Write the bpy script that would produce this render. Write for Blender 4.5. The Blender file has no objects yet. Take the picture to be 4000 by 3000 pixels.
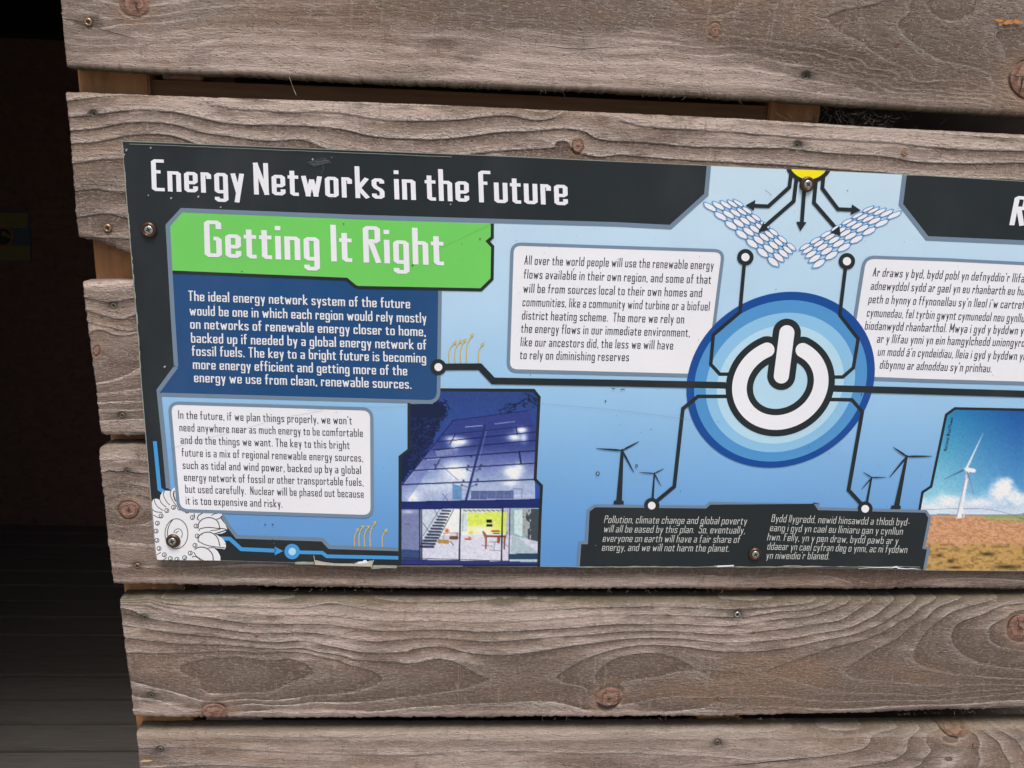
import bpy, math, random
import numpy as np
from mathutils import Vector, Euler
random.seed(7); rng = np.random.default_rng(11)
S = bpy.context.scene
COL = S.collection
PI = math.pi

# ------------------------------------------------------------------ camera, sky, sun, exposure
CAM_Z = 1.45; CAM_D = 0.7838; FPX = 3111.0
cam_d = bpy.data.cameras.new('camera'); cam = bpy.data.objects.new('camera', cam_d); COL.objects.link(cam)
cam.location = (0, -CAM_D, CAM_Z)
cam.rotation_euler = (math.radians(75.296388), math.radians(-2.410805), math.radians(-3.382383))
cam_d.sensor_fit = 'HORIZONTAL'; cam_d.sensor_width = 36.0; cam_d.lens = 36.0*FPX/4000.0
cam_d.clip_start = 0.02; cam_d.clip_end = 500
S.camera = cam
RM = np.array(cam.rotation_euler.to_matrix())

w = bpy.data.worlds.new('World'); S.world = w; w.use_nodes = True
nt = w.node_tree; bg = nt.nodes['Background']
sky = nt.nodes.new('ShaderNodeTexSky'); sky.sky_type = 'NISHITA'; sky.sun_disc = False
SUN_EL = math.radians(66); SUN_AZ = math.radians(172)      # azimuth from +Y, clockwise
sky.sun_elevation = SUN_EL; sky.sun_rotation = SUN_AZ
sky.air_density = 1.0; sky.dust_density = 6.0; sky.ozone_density = 0.6
nt.links.new(sky.outputs[0], bg.inputs[0]); bg.inputs[1].default_value = 0.095
sl = bpy.data.lights.new('sun', 'SUN'); sun = bpy.data.objects.new('sun', sl); COL.objects.link(sun)
sl.energy = 2.0; sl.angle = math.radians(18); sl.color = (1.0, 0.975, 0.945)
sd = Vector((math.sin(SUN_AZ)*math.cos(SUN_EL), math.cos(SUN_AZ)*math.cos(SUN_EL), math.sin(SUN_EL)))
sun.rotation_euler = sd.to_track_quat('Z', 'Y').to_euler(); sun.location = (0, -3, 5)
S.view_settings.view_transform = 'Standard'; S.view_settings.look = 'None'
S.view_settings.gamma = 1.0; S.view_settings.exposure = 0.36
S.render.engine = 'CYCLES'
S.render.resolution_x = 1024; S.render.resolution_y = 768

# ------------------------------------------------------------------ helpers
def at(px, py, Y=0.0):
    """point of the plane Y seen at photograph pixel px, py (measured positions on the flat wall)"""
    d = RM @ np.array([(px-2000)/FPX, -(py-1500)/FPX, -1.0])
    t = (Y+CAM_D)/d[1]
    return (d[0]*t, Y, CAM_Z+d[2]*t)
def atn(px, py, Y):
    px = np.asarray(px, float); py = np.asarray(py, float)
    d = np.stack([(px-2000)/FPX, -(py-1500)/FPX, -np.ones_like(px)], -1) @ RM.T
    t = (Y+CAM_D)/d[..., 1]
    return np.stack([d[..., 0]*t, np.zeros_like(t)+Y, CAM_Z+d[..., 2]*t], -1)
def Z(ox, oy, s):
    return lambda *pts: [(ox+x/s, oy+y/s) for x, y in pts]
def lin(c):
    return tuple(((v/255)/12.92 if v/255 <= .04045 else ((v/255+.055)/1.055)**2.4) for v in c)
def link(ob, parent=None):
    COL.objects.link(ob)
    if parent: ob.parent = parent
    return ob
def mesh_obj(name, verts, faces, mats, parent=None, fm=None, smooth=False):
    me = bpy.data.meshes.new(name); me.from_pydata([tuple(v) for v in verts], [], faces)
    for m in (mats if isinstance(mats, (list, tuple)) else [mats]): me.materials.append(m)
    if fm is not None: me.polygons.foreach_set('material_index', fm)
    if smooth: me.polygons.foreach_set('use_smooth', [True]*len(faces))
    me.update()
    return link(bpy.data.objects.new(name, me), parent)
def empty(name, label, cat, loc=(0, 0, 0), group=None):
    o = bpy.data.objects.new(name, None); o.empty_display_size = .05; COL.objects.link(o); o.location = loc
    o['label'] = label; o['category'] = cat
    if group: o['group'] = group
    return o

class NT:
    """tiny node helper"""
    def __init__(s, name):
        s.m = bpy.data.materials.new(name); s.m.use_nodes = True
        s.t = s.m.node_tree; s.b = s.t.nodes['Principled BSDF']
    def n(s, typ, **kw):
        x = s.t.nodes.new(typ)
        for k, v in kw.items(): setattr(x, k, v)
        return x
    def put(s, sock, v):
        if hasattr(v, 'is_output') or isinstance(v, bpy.types.NodeSocket): s.t.links.new(v, sock)
        else: sock.default_value = v
    def math(s, op, a, b=0.0, c=None, clamp=False):
        x = s.n('ShaderNodeMath', operation=op, use_clamp=clamp); s.put(x.inputs[0], a); s.put(x.inputs[1], b)
        if c is not None: s.put(x.inputs[2], c)
        return x.outputs[0]
    def vmul(s, v, k):
        x = s.n('ShaderNodeVectorMath', operation='MULTIPLY'); s.put(x.inputs[0], v); x.inputs[1].default_value = k
        return x.outputs[0]
    def noise(s, v, scale=1, detail=2, rough=.5, dist=0.0):
        x = s.n('ShaderNodeTexNoise'); s.put(x.inputs['Vector'], v); x.inputs['Scale'].default_value = scale
        x.inputs['Detail'].default_value = detail; x.inputs['Roughness'].default_value = rough
        x.inputs['Distortion'].default_value = dist
        return x.outputs[0]
    def mix(s, f, a, b, typ='MIX'):
        x = s.n('ShaderNodeMix', data_type='RGBA', blend_type=typ, clamp_factor=True)
        s.put(x.inputs[0], f); s.put(x.inputs[6], a); s.put(x.inputs[7], b)
        return x.outputs[2]
    def ramp(s, f, stops, interp='LINEAR'):
        x = s.n('ShaderNodeValToRGB'); r = x.color_ramp; r.interpolation = interp
        while len(r.elements) < len(stops): r.elements.new(.5)
        for e, (p, c) in zip(r.elements, stops):
            e.position = p; e.color = (*c, 1) if len(c) == 3 else c
        s.put(x.inputs[0], f); return x.outputs[0]
    def sstep(s, v, a, b):
        x = s.n('ShaderNodeMapRange', interpolation_type='SMOOTHSTEP'); s.put(x.inputs[0], v)
        x.inputs[1].default_value = a; x.inputs[2].default_value = b
        return x.outputs[0]
    def attr(s, name, out=2):
        x = s.n('ShaderNodeAttribute', attribute_name=name); return x.outputs[out]
    def obj(s):
        return s.n('ShaderNodeTexCoord').outputs['Object']
    def bump(s, h, strength, dist):
        x = s.n('ShaderNodeBump'); s.put(x.inputs['Height'], h); x.inputs['Strength'].default_value = strength
        x.inputs['Distance'].default_value = dist; s.t.links.new(x.outputs[0], s.b.inputs['Normal'])
    def col(s, c): s.put(s.b.inputs['Base Color'], c if not isinstance(c, tuple) else (*c[:3], 1))
    def comb(s, x, y, z):
        c = s.n('ShaderNodeCombineXYZ'); s.put(c.inputs[0], x); s.put(c.inputs[1], y); s.put(c.inputs[2], z)
        return c.outputs[0]

# ------------------------------------------------------------------ materials
def wood_material(name):
    m = NT(name); p = m.obj()
    sx = m.n('ShaderNodeSeparateXYZ'); m.put(sx.inputs[0], p)
    F = m.attr('ring'); kn = m.attr('knot'); tone = m.attr('tone'); rc = m.attr('contrast'); moss = m.attr('moss')
    def sc(x, y, z, d, r=.6, k=0.): return m.noise(m.vmul(p, (x, y, z)), 1, d, r, k)
    def cen(v): return m.math('SUBTRACT', v, .5)
    def mul(a, b): return m.math('MULTIPLY', a, b)
    def add(a, b): return m.math('ADD', a, b)
    n1 = cen(sc(9, 34, 34, 3)); n2 = cen(sc(130, 260, 260, 3))
    Fw = add(F, add(mul(n1, .13), mul(n2, .06))); r = m.math('FRACT', Fw)
    fv = m.comb(mul(sx.outputs[0], 20), mul(Fw, 7), mul(sx.outputs[2], 60))
    fib = m.noise(fv, 1, 6, .68, .5)
    fine = sc(110, 560, 560, 4, .7); speck = sc(620, 800, 800, 3, .8); big = sc(4, 14, 14, 4)
    dash0 = sc(16, 70, 70, 4, .65)
    # earlywood to latewood across each ring
    rr = m.math('ADD', r, add(mul(cen(fib), .40), mul(cen(dash0), .45)), clamp=True)
    ring = m.ramp(rr, [(0, (.120, .082, .064)), (.16, (.170, .124, .100)), (.45, (.275, .208, .176)), (.80, (.430, .345, .305)), (1, (.600, .505, .462))])
    c = m.mix(rc, (.365, .290, .252, 1), ring)
    crest = mul(m.sstep(r, .84, .97), mul(rc, m.sstep(speck, .33, .58)))
    c = m.mix(mul(crest, .85), c, (.68, .62, .58, 1))
    foot = mul(m.math('SUBTRACT', 1.0, m.sstep(r, .0, .09)), mul(rc, .25))
    c = m.mix(foot, c, (.105, .060, .042, 1))
    # weathering, with panel shadow and lower light falloff painted in: pinkish bleached and grey brown zones, in dashes along the grain
    dash = sc(22, 95, 95, 5, .7); cloud = sc(7, 30, 30, 4, .65); tn = add(mul(tone, 1.45), add(mul(cen(dash), 1.8), mul(cen(cloud), 2.7)))
    c = m.mix(mul(m.sstep(tn, .08, .6), .8), c, (.600, .482, .430, 1))
    c = m.mix(mul(m.sstep(mul(tn, -1), .10, .62), .72), c, (.150, .108, .086, 1))
    c = m.mix(mul(m.sstep(big, .48, .70), .55), c, (.30, .19, .125, 1))
    grn = sc(11, 26, 26, 4); c = m.mix(mul(m.sstep(grn, .52, .72), .35), c, (.215, .205, .16, 1))
    tri = m.math('SUBTRACT', 1.0, m.math('ABSOLUTE', m.math('SUBTRACT', mul(r, 2.0), 1.0)))
    band = mul(mul(m.sstep(tri, .35, .85), m.math('SUBTRACT', 1.0, rc)), m.sstep(dash, .38, .60))
    c = m.mix(mul(band, .62), c, (.215, .145, .105, 1))
    # short upright stains left by the saw
    st2 = sc(120, 22, 22, 4, .65); st3 = sc(16, 40, 40, 2)
    c = m.mix(mul(mul(m.sstep(st2, .52, .72), m.sstep(st3, .45, .62)), .55), c, (.15, .11, .085, 1))
    st4 = sc(150, 14, 14, 3, .6); c = m.mix(mul(m.sstep(st4, .58, .70), .25), c, (.46, .40, .37, 1))
    g = add(-.02, add(mul(fib, .60), add(mul(fine, .80), mul(speck, .72))))
    gg = m.n('ShaderNodeCombineColor')
    for k in range(3): m.put(gg.inputs[k], g)
    c = m.mix(1.0, c, gg.outputs[0], 'MULTIPLY')
    c = m.mix(1.0, c, (.905, .900, .885, 1), 'MULTIPLY')
    # torn surface fibres: little pits with pale lips
    pit = sc(210, 420, 420, 2, .5)
    c = m.mix(mul(m.sstep(pit, .69, .76), .35), c, (.075, .052, .040, 1))
    c = m.mix(mul(mul(m.sstep(pit, .54, .60), m.math('SUBTRACT', 1.0, m.sstep(pit, .60, .63))), .35), c, (.60, .54, .50, 1))
    # knots
    kd = add(kn, add(mul(n2, .10), mul(n1, .12)))
    km = m.math('SUBTRACT', 1.0, m.sstep(kd, .90, 1.0)); kw = sc(90, 90, 90, 4, .7)
    kr = m.math('FRACT', add(mul(kd, 1.7), mul(cen(kw), 2.6)))
    kc = m.ramp(kr, [(0, (.15, .070, .048)), (.5, (.32, .170, .122)), (1, (.43, .265, .20))])
    kc = m.mix(mul(m.sstep(kw, .55, .8), .25), kc, (.36, .25, .20, 1)); kc = m.mix(mul(m.sstep(speck, .5, .7), .5), kc, (.10, .055, .04, 1))
    kc = m.mix(m.math('SUBTRACT', 1.0, m.sstep(kd, .05, .25)), kc, (.12, .06, .04, 1))
    c = m.mix(mul(km, .9), c, kc)
    halo = mul(m.sstep(kd, .9, 1.02), m.math('SUBTRACT', 1.0, m.sstep(kd, 1.04, 2.2)))
    c = m.mix(mul(halo, mul(m.sstep(dash, .35, .6), .55)), c, (.34, .215, .14, 1))
    side = m.sstep(m.noise(m.vmul(p, (28, 28, 28)), 1, 1), .46, .58)
    edge = mul(mul(m.sstep(kd, .89, .96), m.math('SUBTRACT', 1.0, m.sstep(kd, .98, 1.06))), side)
    c = m.mix(mul(edge, .75), c, (.040, .022, .016, 1))
    # algae on the upper arrises, then painted shade darkening towards the joint
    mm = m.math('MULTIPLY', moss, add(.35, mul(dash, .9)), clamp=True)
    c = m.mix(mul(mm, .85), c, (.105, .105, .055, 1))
    c = m.mix(mul(m.attr('joint_shade'), .85), c, (.040, .036, .022, 1))
    c = m.mix(mul(m.attr('stain'), .9), c, (.045, .042, .038, 1))
    m.col(c); m.b.inputs['Roughness'].default_value = .78; m.b.inputs['Specular IOR Level'].default_value = .3
    flake = mul(m.sstep(sc(120, 330, 330, 3, .6), .47, .56), m.sstep(r, .45, .95))
    h = mul(mul(m.sstep(r, .0, 1.0), rc), .5)
    h = add(h, mul(fib, .6)); h = add(h, mul(speck, .9)); h = add(h, mul(fine, .7)); h = add(h, mul(mul(flake, rc), .9))
    h = m.math('SUBTRACT', h, mul(m.sstep(pit, .60, .70), .6)); h = m.math('SUBTRACT', h, mul(edge, 1.4)); h = add(h, mul(mul(kw, km), .5))
    m.bump(h, 1.0, .0014)
    return m.m

WOOD = wood_material('weathered_softwood')
def simple(name, c, rough=.6, metal=0.0, var=.15, scale=60, spec=.5, bump=0.0):
    m = NT(name); p = m.obj(); n = m.noise(p, scale, 4, .6)
    m.col(m.mix(m.math('MULTIPLY', n, 1.0), (*[v*(1-var) for v in c], 1), (*[min(1, v*(1+var)) for v in c], 1)))
    m.b.inputs['Roughness'].default_value = rough; m.b.inputs['Metallic'].default_value = metal
    m.b.inputs['Specular IOR Level'].default_value = spec
    if bump: m.bump(n, bump, .001)
    return m.m
def batten_material(name, c1, c2):
    m = NT(name); p = m.obj()
    n = m.noise(m.vmul(p, (90, 14, 14)), 1, 5, .65); n2 = m.noise(p, 25, 3)
    c = m.mix(n, (*c1, 1), (*c2, 1)); c = m.mix(m.math('MULTIPLY', m.sstep(n2, .5, .7), .6), c, (.05, .03, .02, 1))
    m.col(c); m.b.inputs['Roughness'].default_value = .8; m.bump(n, .5, .001); return m.m
BATTEN = batten_material('brown_batten', (.14, .058, .022), (.50, .25, .10))
def rail_material(name, c1, c2):
    m = NT(name); p = m.obj()
    n = m.noise(m.vmul(p, (12, 160, 160)), 1, 5, .65)
    m.col(m.mix(n, (*c1, 1), (*c2, 1))); m.b.inputs['Roughness'].default_value = .8; m.bump(n, .5, .001); return m.m
RAIL = rail_material('brown_rail', (.07, .034, .017), (.28, .145, .07))

# print colours: photograph value of the ink -> ink albedo under this light
KX = 0.875; HZ = .012
def alb(c): return tuple(max(.004, (v-HZ)/KX) for v in lin(c))
_inks = {}
def ink(name, c, c2=None):
    if name in _inks: return _inks[name]
    m = NT('ink_'+name); p = m.obj()
    a = (*alb(c), 1)
    n = m.noise(p, 9, 4, .6); n2 = m.noise(p, 900, 2, .7)
    col = a
    if c2 is not None:       # printed top-to-bottom gradient of the sheet
        sx = m.n('ShaderNodeSeparateXYZ'); m.put(sx.inputs[0], p)
        t = m.n('ShaderNodeMapRange'); m.put(t.inputs[0], sx.outputs[2]); t.inputs[1].default_value = 1.46; t.inputs[2].default_value = 1.035
        col = m.ramp(t.outputs[0], [(i/(len(c2)-1), alb(v)) for i, v in enumerate(c2)])
    g = m.math('ADD', .86, m.math('ADD', m.math('MULTIPLY', n, .16), m.math('MULTIPLY', n2, .12)))
    gg = m.n('ShaderNodeCombineColor')
    for i in range(3): m.put(gg.inputs[i], g)
    col = m.mix(1.0, col, gg.outputs[0], 'MULTIPLY')
    # dust film on the sheet
    d = m.noise(m.vmul(p, (6, 3, 3)), 1, 5, .65)
    col = m.mix(m.math('MULTIPLY', m.sstep(d, .45, .8), .05), col, (.45, .46, .44, 1))
    m.col(col); m.b.inputs['Roughness'].default_value = .42; m.b.inputs['Specular IOR Level'].default_value = .4
    m.put(m.b.inputs['Roughness'], m.math('ADD', .27, m.math('MULTIPLY', n, .2)))
    m.bump(m.noise(p, 420, 3, .6), .05, .0005)
    _inks[name] = m.m; return m.m
BG = ink('sheet_blue', (190, 220, 238), [(192, 217, 233), (184, 213, 233), (174, 208, 234), (154, 197, 231), (128, 177, 222), (106, 158, 212), (90, 143, 203)])
DARK = ink('charcoal', (44, 50, 53)); SLATE = ink('slate', (112, 132, 152)); GREEN = ink('green', (112, 202, 98))
NAVY = ink('navy', (40, 78, 124)); WHITE = ink('white', (229, 231, 237)); OFFW = ink('off_white', (224, 226, 230))
CYAN = ink('mid_blue', (72, 150, 212)); PALE = ink('pale_blue', (170, 214, 238)); GOLD = ink('gold', (206, 178, 84))
YELL = ink('yellow', (240, 224, 40)); R1 = ink('ring_dark', (22, 78, 150)); R2 = ink('ring_mid', (82, 146, 202))
R3 = ink('ring_light', (138, 190, 226)); R4 = ink('ring_pale', (176, 213, 232)); TXT = ink('text_grey', (52, 60, 68))
PALET = ink('text_pale', (205, 208, 205)); HEXL = ink('hex_line', (92, 152, 208)); BORD = ink('box_border', (116, 136, 156))
vm = NT('printed_picture')
cc = vm.attr('paint', 0); nn = vm.noise(vm.obj(), 800, 2, .7)
ga = vm.math('ADD', .93, vm.math('MULTIPLY', nn, .14)); gg = vm.n('ShaderNodeCombineColor')
for i in range(3): vm.put(gg.inputs[i], ga)
vm.col(vm.mix(1.0, cc, gg.outputs[0], 'MULTIPLY')); vm.b.inputs['Roughness'].default_value = .42; vm.b.inputs['Specular IOR Level'].default_value = .4
PICTURE = vm.m

# ------------------------------------------------------------------ boards of the wall
def rbf(pts, vals, ax=.4, lam=1e-3):
    P = np.array(pts, float)*[ax, 1]/100.0; V = np.array(vals, float); n = len(P)
    def K(r): return np.where(r > 0, r*r*np.log(np.maximum(r, 1e-9)), 0)
    D = np.linalg.norm(P[:, None]-P[None], axis=2); A = np.zeros((n+3, n+3))
    A[:n, :n] = K(D)+lam*np.eye(n); A[:n, n] = 1; A[:n, n+1:] = P; A[n, :n] = 1; A[n+1:, :n] = P.T
    c = np.linalg.solve(A, np.concatenate([V, np.zeros(3)]))
    def f(x, y):
        Q = np.stack([x.ravel(), y.ravel()], 1)*[ax, 1]/100.0; out = np.empty(len(Q))
        for i in range(0, len(Q), 20000):
            q = Q[i:i+20000]; d = np.linalg.norm(q[:, None]-P[None], axis=2)
            out[i:i+20000] = K(d)@c[:n]+c[n]+q@c[n+1:]
        return out.reshape(x.shape)
    return f
def curve(pts):
    pts = sorted(pts); X = [p[0] for p in pts]; Y = [p[1] for p in pts]
    return lambda x: np.interp(x, X, Y)

WALL = empty('timber_wall', 'weathered grey brown timber plank wall with open gaps carrying the information panel', 'wall', at(1500, 1500, .02))
def to_parent(o, parent):
    o.parent = parent; o.matrix_parent_inverse = parent.matrix_world.inverted() if False else o.matrix_parent_inverse
def plank(top, bot, left, rings, knots=(), tones=(), screws=(), x1=4300, Y0=0.0, thick=.021, contrast=.8,
          moss_top=0.0, moss_bot=0.0, step=4.2, label=None, ripple=1.0, lefty=None, csp=(), relief=.0009):
    tf, bf, lf = curve(top), curve(bot), curve([(y, x) for x, y in left])
    xmin = min(p[0] for p in left); nx = int((x1-xmin)/step)+1
    ymid = (tf(xmin+100)+bf(xmin+100))/2; H = float(np.mean([bf(x)-tf(x) for x in np.linspace(xmin, x1, 9)]))
    rnd = 14.0
    ny = int(H/step)
    # profile rows: t in px from the top; negative = going back over the edge
    ts = np.concatenate([[0, 0, 0, .012, .03], np.linspace(.05, .95, ny), [.97, .988, 1, 1, 1]])
    bk = np.concatenate([[1, .55, .16, .06, .012], np.zeros(ny), [.012, .06, .16, .55, 1]])
    us = np.linspace(0, 1, nx)
    us = np.concatenate([[0, 0, 0], us]); ub = np.concatenate([[1, .5, .12], np.zeros(nx)]); ub[3] = .05; ub[4] = .012
    U, T = np.meshgrid(us, ts); B = np.maximum(np.repeat(bk[:, None], len(us), 1), np.repeat(ub[None], len(ts), 0))
    y0 = tf(np.array([xmin+60.]))[0]
    # left edge as function of y, then top and bottom curves at the real x
    Yg = tf(xmin+60)+T*(bf(xmin+60)-tf(xmin+60))
    XL = lf(Yg); X = XL+U*(x1-XL)
    Yg = tf(X)+T*(bf(X)-tf(X))
    # rough sawn arrises
    nz = rng.normal(0, 1, len(us)); nz = np.convolve(nz, np.ones(7)/7, 'same'); nz2 = np.convolve(rng.normal(0, 1, len(us)), np.ones(3)/3, 'same')+2*np.convolve(rng.normal(0, 1, len(us)), np.ones(40)/40, 'same')
    nz3 = np.convolve(rng.normal(0, 1, len(ts)), np.ones(4)/4, 'same')
    wt = np.clip(1-T*H/26, 0, 1); wb = np.clip(1-(1-T)*H/26, 0, 1)
    Yg = Yg+wt*nz[None]*1.6*ripple+wb*nz2[None]*2.6*ripple
    X = X+np.clip(1-(X-XL)/30, 0, 1)*nz3[:, None]*2.2
    # ring field
    if rings is not None:
        P, V = [], []
        for val, pts in rings:
            for p in pts: P.append(p); V.append(val)
        F = rbf(P, V)(X, Yg)
    else: F = (Yg-y0)/70.0
    K = np.full(X.shape, 9.0); bulge = np.zeros(X.shape)
    for (cx, cy, rx, ry, ang) in knots:
        a = math.radians(ang); dx = X-cx; dy = Yg-cy
        u = (dx*math.cos(a)+dy*math.sin(a))/rx; v = (-dx*math.sin(a)+dy*math.cos(a))/ry
        d = np.sqrt(u*u+v*v); d = d+.03*np.sin(3*np.arctan2(v, u)+cx)
        K = np.minimum(K, d)
        F = F+0.9*np.exp(-((d-.2)/1.3)**2)*0
        bulge += .0011*np.exp(-(d/1.5)**4)-.0010*np.exp(-((d-1.05)/.12)**2)
    tn = np.zeros(X.shape)
    for (cx, cy, rx, ry, v) in tones: tn += v*np.exp(-(((X-cx)/rx)**2+((Yg-cy)/ry)**2)**2)
    stn = np.zeros(X.shape)
    for (cx, cy, rr_, dep) in screws:
        d = np.hypot(X-cx, Yg-cy)/rr_
        bulge -= dep*np.exp(-(d/1.05)**4); stn = np.maximum(stn, np.exp(-(np.hypot((X-cx)/(rr_*2.3), (Yg-cy)/(rr_*1.4)))**2)*.9)
    r = np.mod(F, 1.0); saw = r**1.5
    ct = np.full(X.shape, contrast)
    for (cx, cy, rx, ry, v) in csp: ct += v*np.exp(-(((X-cx)/rx)**2+((Yg-cy)/ry)**2)**2)
    ct = np.clip(ct, 0, 1)
    yb = Y0+B*thick-np.where(B < .1, (saw-.5)*relief*ct+bulge, 0)
    yb += .0006*np.sin(X/310.+y0)*np.sin(T*3+1)
    # geometry in space: front surface lies on the plane Y0; relief moves it straight back or forward
    W = atn(X, Yg, Y0); W[..., 1] = yb
    n0, n1_ = X.shape
    idx = np.arange(n0*n1_).reshape(n0, n1_)
    faces = np.stack([idx[:-1, :-1], idx[1:, :-1], idx[1:, 1:], idx[:-1, 1:]], -1).reshape(-1, 4)
    me = bpy.data.meshes.new('plank'); me.vertices.add(n0*n1_); me.vertices.foreach_set('co', W.reshape(-1).astype(np.float32))
    me.loops.add(len(faces)*4); me.loops.foreach_set('vertex_index', faces.reshape(-1).astype(np.int32))
    me.polygons.add(len(faces)); me.polygons.foreach_set('loop_start', (np.arange(len(faces))*4).astype(np.int32))
    me.polygons.foreach_set('use_smooth', np.ones(len(faces), bool))
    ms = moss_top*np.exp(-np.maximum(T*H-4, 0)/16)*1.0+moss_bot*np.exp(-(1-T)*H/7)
    ms = np.clip(ms, 0, 1); jshade = np.clip(B-.05, 0, 1)*(T < .5)*1.3*(moss_top > 0)+moss_bot*.5*np.exp(-(1-T)*H/3); jshade = np.clip(jshade, 0, 1)  # second mask paints overhang shade onto the top faces
    for nm, arr in (('ring', F), ('knot', K), ('tone', np.clip(tn, -1, 1)), ('contrast', ct), ('moss', ms), ('stain', stn), ('joint_shade', jshade)):
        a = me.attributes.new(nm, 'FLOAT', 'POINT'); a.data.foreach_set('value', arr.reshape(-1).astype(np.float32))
    me.materials.append(WOOD); me.update(calc_edges=True); me.validate()
    o = link(bpy.data.objects.new('plank', me)); put(o, WALL)
    if label: o['label'] = label
    return o
def put(o, parent):
    o.parent = parent; o.matrix_parent_inverse = Vector  and __import__('mathutils').Matrix.Translation(-Vector(world_loc(parent)))
def world_loc(o):
    l = Vector(o.location)
    return l

A = Z(400, 2200, 1.8433); Bz = Z(1600, 2200, 1.8433); Cz = Z(2800, 2200, 1.8433)
z1 = Z(200, 0, 1.58); z2 = Z(1500, 0, 1.58); z3 = Z(2800, 0, 1.8433); zl = Z(200, 850, 1.106)

# board 5 (below the sign), ring lines traced
rings5 = [
 (1, A((160,262),(700,262),(1300,268),(2000,268))+Bz((600,268),(1500,262),(2212,265))),
 (2, A((380,275),(700,318),(1100,322),(1450,322),(1640,290),(1850,325),(2212,355))+Bz((250,352),(500,358),(1000,335),(1400,318),(2000,318))+Cz((0,330),(400,318),(680,285))),
 (3, A((350,280),(560,335),(800,352),(1200,378),(1560,378),(1750,395),(1900,412),(2212,422))+Bz((500,430),(900,410),(1300,380),(1700,368),(2212,387))+Cz((200,388),(450,350),(800,290))),
 (4, A((130,292),(450,345),(700,385),(1000,428),(1300,438),(1600,440),(1850,472),(2212,482))+Bz((250,475),(600,492),(900,478),(1200,462),(1700,440),(2212,455))+Cz((300,425),(600,392),(800,345),(950,280))),
 (5, A((160,368),(350,400),(700,452),(1000,495),(1400,500),(1650,522),(1900,560),(2212,545))+Bz((250,540),(600,562),(900,540),(1100,525),(1500,495),(1700,487),(2212,512))+Cz((400,482),(700,440),(900,408),(1000,345),(1080,290))),
 (6, A((150,445),(500,500),(900,540),(1400,558),(1650,600),(1850,640),(2212,632))+Bz((0,622),(230,600),(400,640),(620,660),(900,635),(1200,590),(1500,550),(1700,538),(2212,572))+Cz((300,565),(600,535),(900,480),(1050,420),(1150,370),(1260,280))),
 (7, A((155,535),(700,585),(1000,600),(1300,618),(1550,640),(1800,690),(2000,708),(2212,720))+Bz((200,690),(300,702),(420,760),(520,812),(575,838),(500,870),(400,900),(200,935),(0,960))+A((2000,985),(1500,1000),(1100,1010))
     +Bz((1060,820),(1120,775),(1250,700),(1400,640),(1550,605),(1750,590),(2000,605),(2212,632))+Bz((1150,870),(1280,915),(1310,960))+Cz((350,632),(700,570),(1000,510),(1200,425),(1350,325))),
 (7.5, Bz((800,820),(820,700),(700,900))*0),
 (8, A((165,645),(400,650),(700,645),(1100,648),(1300,640),(1500,655),(1700,700),(1900,765),(2015,832),(1900,900),(1700,940),(1400,968),(1150,985))
     +Bz((1345,935),(1350,850),(1380,750),(1500,680),(1700,645),(1900,680),(2040,752),(1900,792),(1650,830),(1500,870))
     +Cz((378,770),(480,730),(600,690),(900,590),(1100,535),(1300,430),(1450,330),(1540,280))+Cz((500,830),(700,885),(1000,935),(1500,955))),
 (9, A((560,740),(650,712),(750,690),(1000,680),(1200,702),(1400,760),(1480,822),(1300,880),(1100,930),(850,940),(760,930),(700,850))
     +Cz((925,758),(1000,715),(1100,650),(1300,540),(1500,400),(1600,310),(1720,270))+Cz((1000,830),(1200,845),(1500,872),(2212,880))),
 (9.45, A((900,800),(1100,800))), (8.5, Bz((1700,735))), (6.65, Bz((820,820))),
 (10, Cz((1415,690),(1440,590),(1550,450),(1700,345),(1950,272))+Cz((1500,750),(1700,790),(2212,832))),
 (11, Cz((1685,540),(1740,430),(1900,370),(2100,297),(2212,285))+Cz((1750,640),(1900,720),(2212,762))),
 (12, Cz((1960,500),(2000,430),(2080,385),(2150,340))+Cz((2050,600),(2212,625))),
 (13, Cz((2085,470),(2150,560))),
 (6, A((1000,1075),(1500,1070),(2100,1055))+Bz((0,1040),(400,1015),(900,997),(1100,1012),(1300,1070),(1700,1080),(2212,1040))+Cz((0,1000),(500,1030),(1000,1045),(1500,1020),(2212,985))),
 (7.5, A((600,990),(300,930))), (7, A((180,950),(400,985),(560,1040))), (6, A((220,1050),(450,1080))),
 (7, Bz((1700,990),(1900,960),(2212,965))+Cz((600,975),(1200,985),(2212,930))),
]
plank(top=[(465,2342),(943,2342),(1600,2344),(2800,2346),(3400,2342),(4000,2336),(4300,2333)],
      bot=[(522,2804),(943,2808),(1600,2809),(2251,2806),(2800,2801),(3288,2791),(3722,2778),(4000,2771),(4300,2766)],
      left=[(465,2342),(470,2390),(481,2471),(495,2580),(511,2699),(522,2804)], rings=[r for r in rings5 if r[1]],
      knots=[(834,2788,55,42,-15),(2378,2728,52,40,-35),(3980,2455,50,53,0),(2808,2729,9,9,0),(1001,2478,9,7,0)],
      tones=[(850,2640,420,95,-.5),(700,2520,220,60,-.3),(1700,2670,500,80,-.6),(2350,2650,500,85,-.7),(3100,2640,600,110,-.6),(3650,2560,420,170,-.6),(2900,2740,500,40,-.6),  # dark patches towards the right also paint light falloff
             (1700,2400,900,45,.45),(900,2380,400,35,.3),(2700,2420,500,45,.2),(2000,2790,1700,18,.45),(650,2770,130,30,.3),(3900,2680,300,60,-.4),(1510,2610,90,50,-.3),(1480,2580,80,60,-.5)],
      screws=[(563,2414,13,.0022),(589,2719,12,.0022),(2882,2403,15,.0022)],
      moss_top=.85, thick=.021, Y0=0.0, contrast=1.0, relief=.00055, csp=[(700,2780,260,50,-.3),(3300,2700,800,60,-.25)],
      label='plank directly below the panel with cathedral grain and a split knot')
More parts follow.
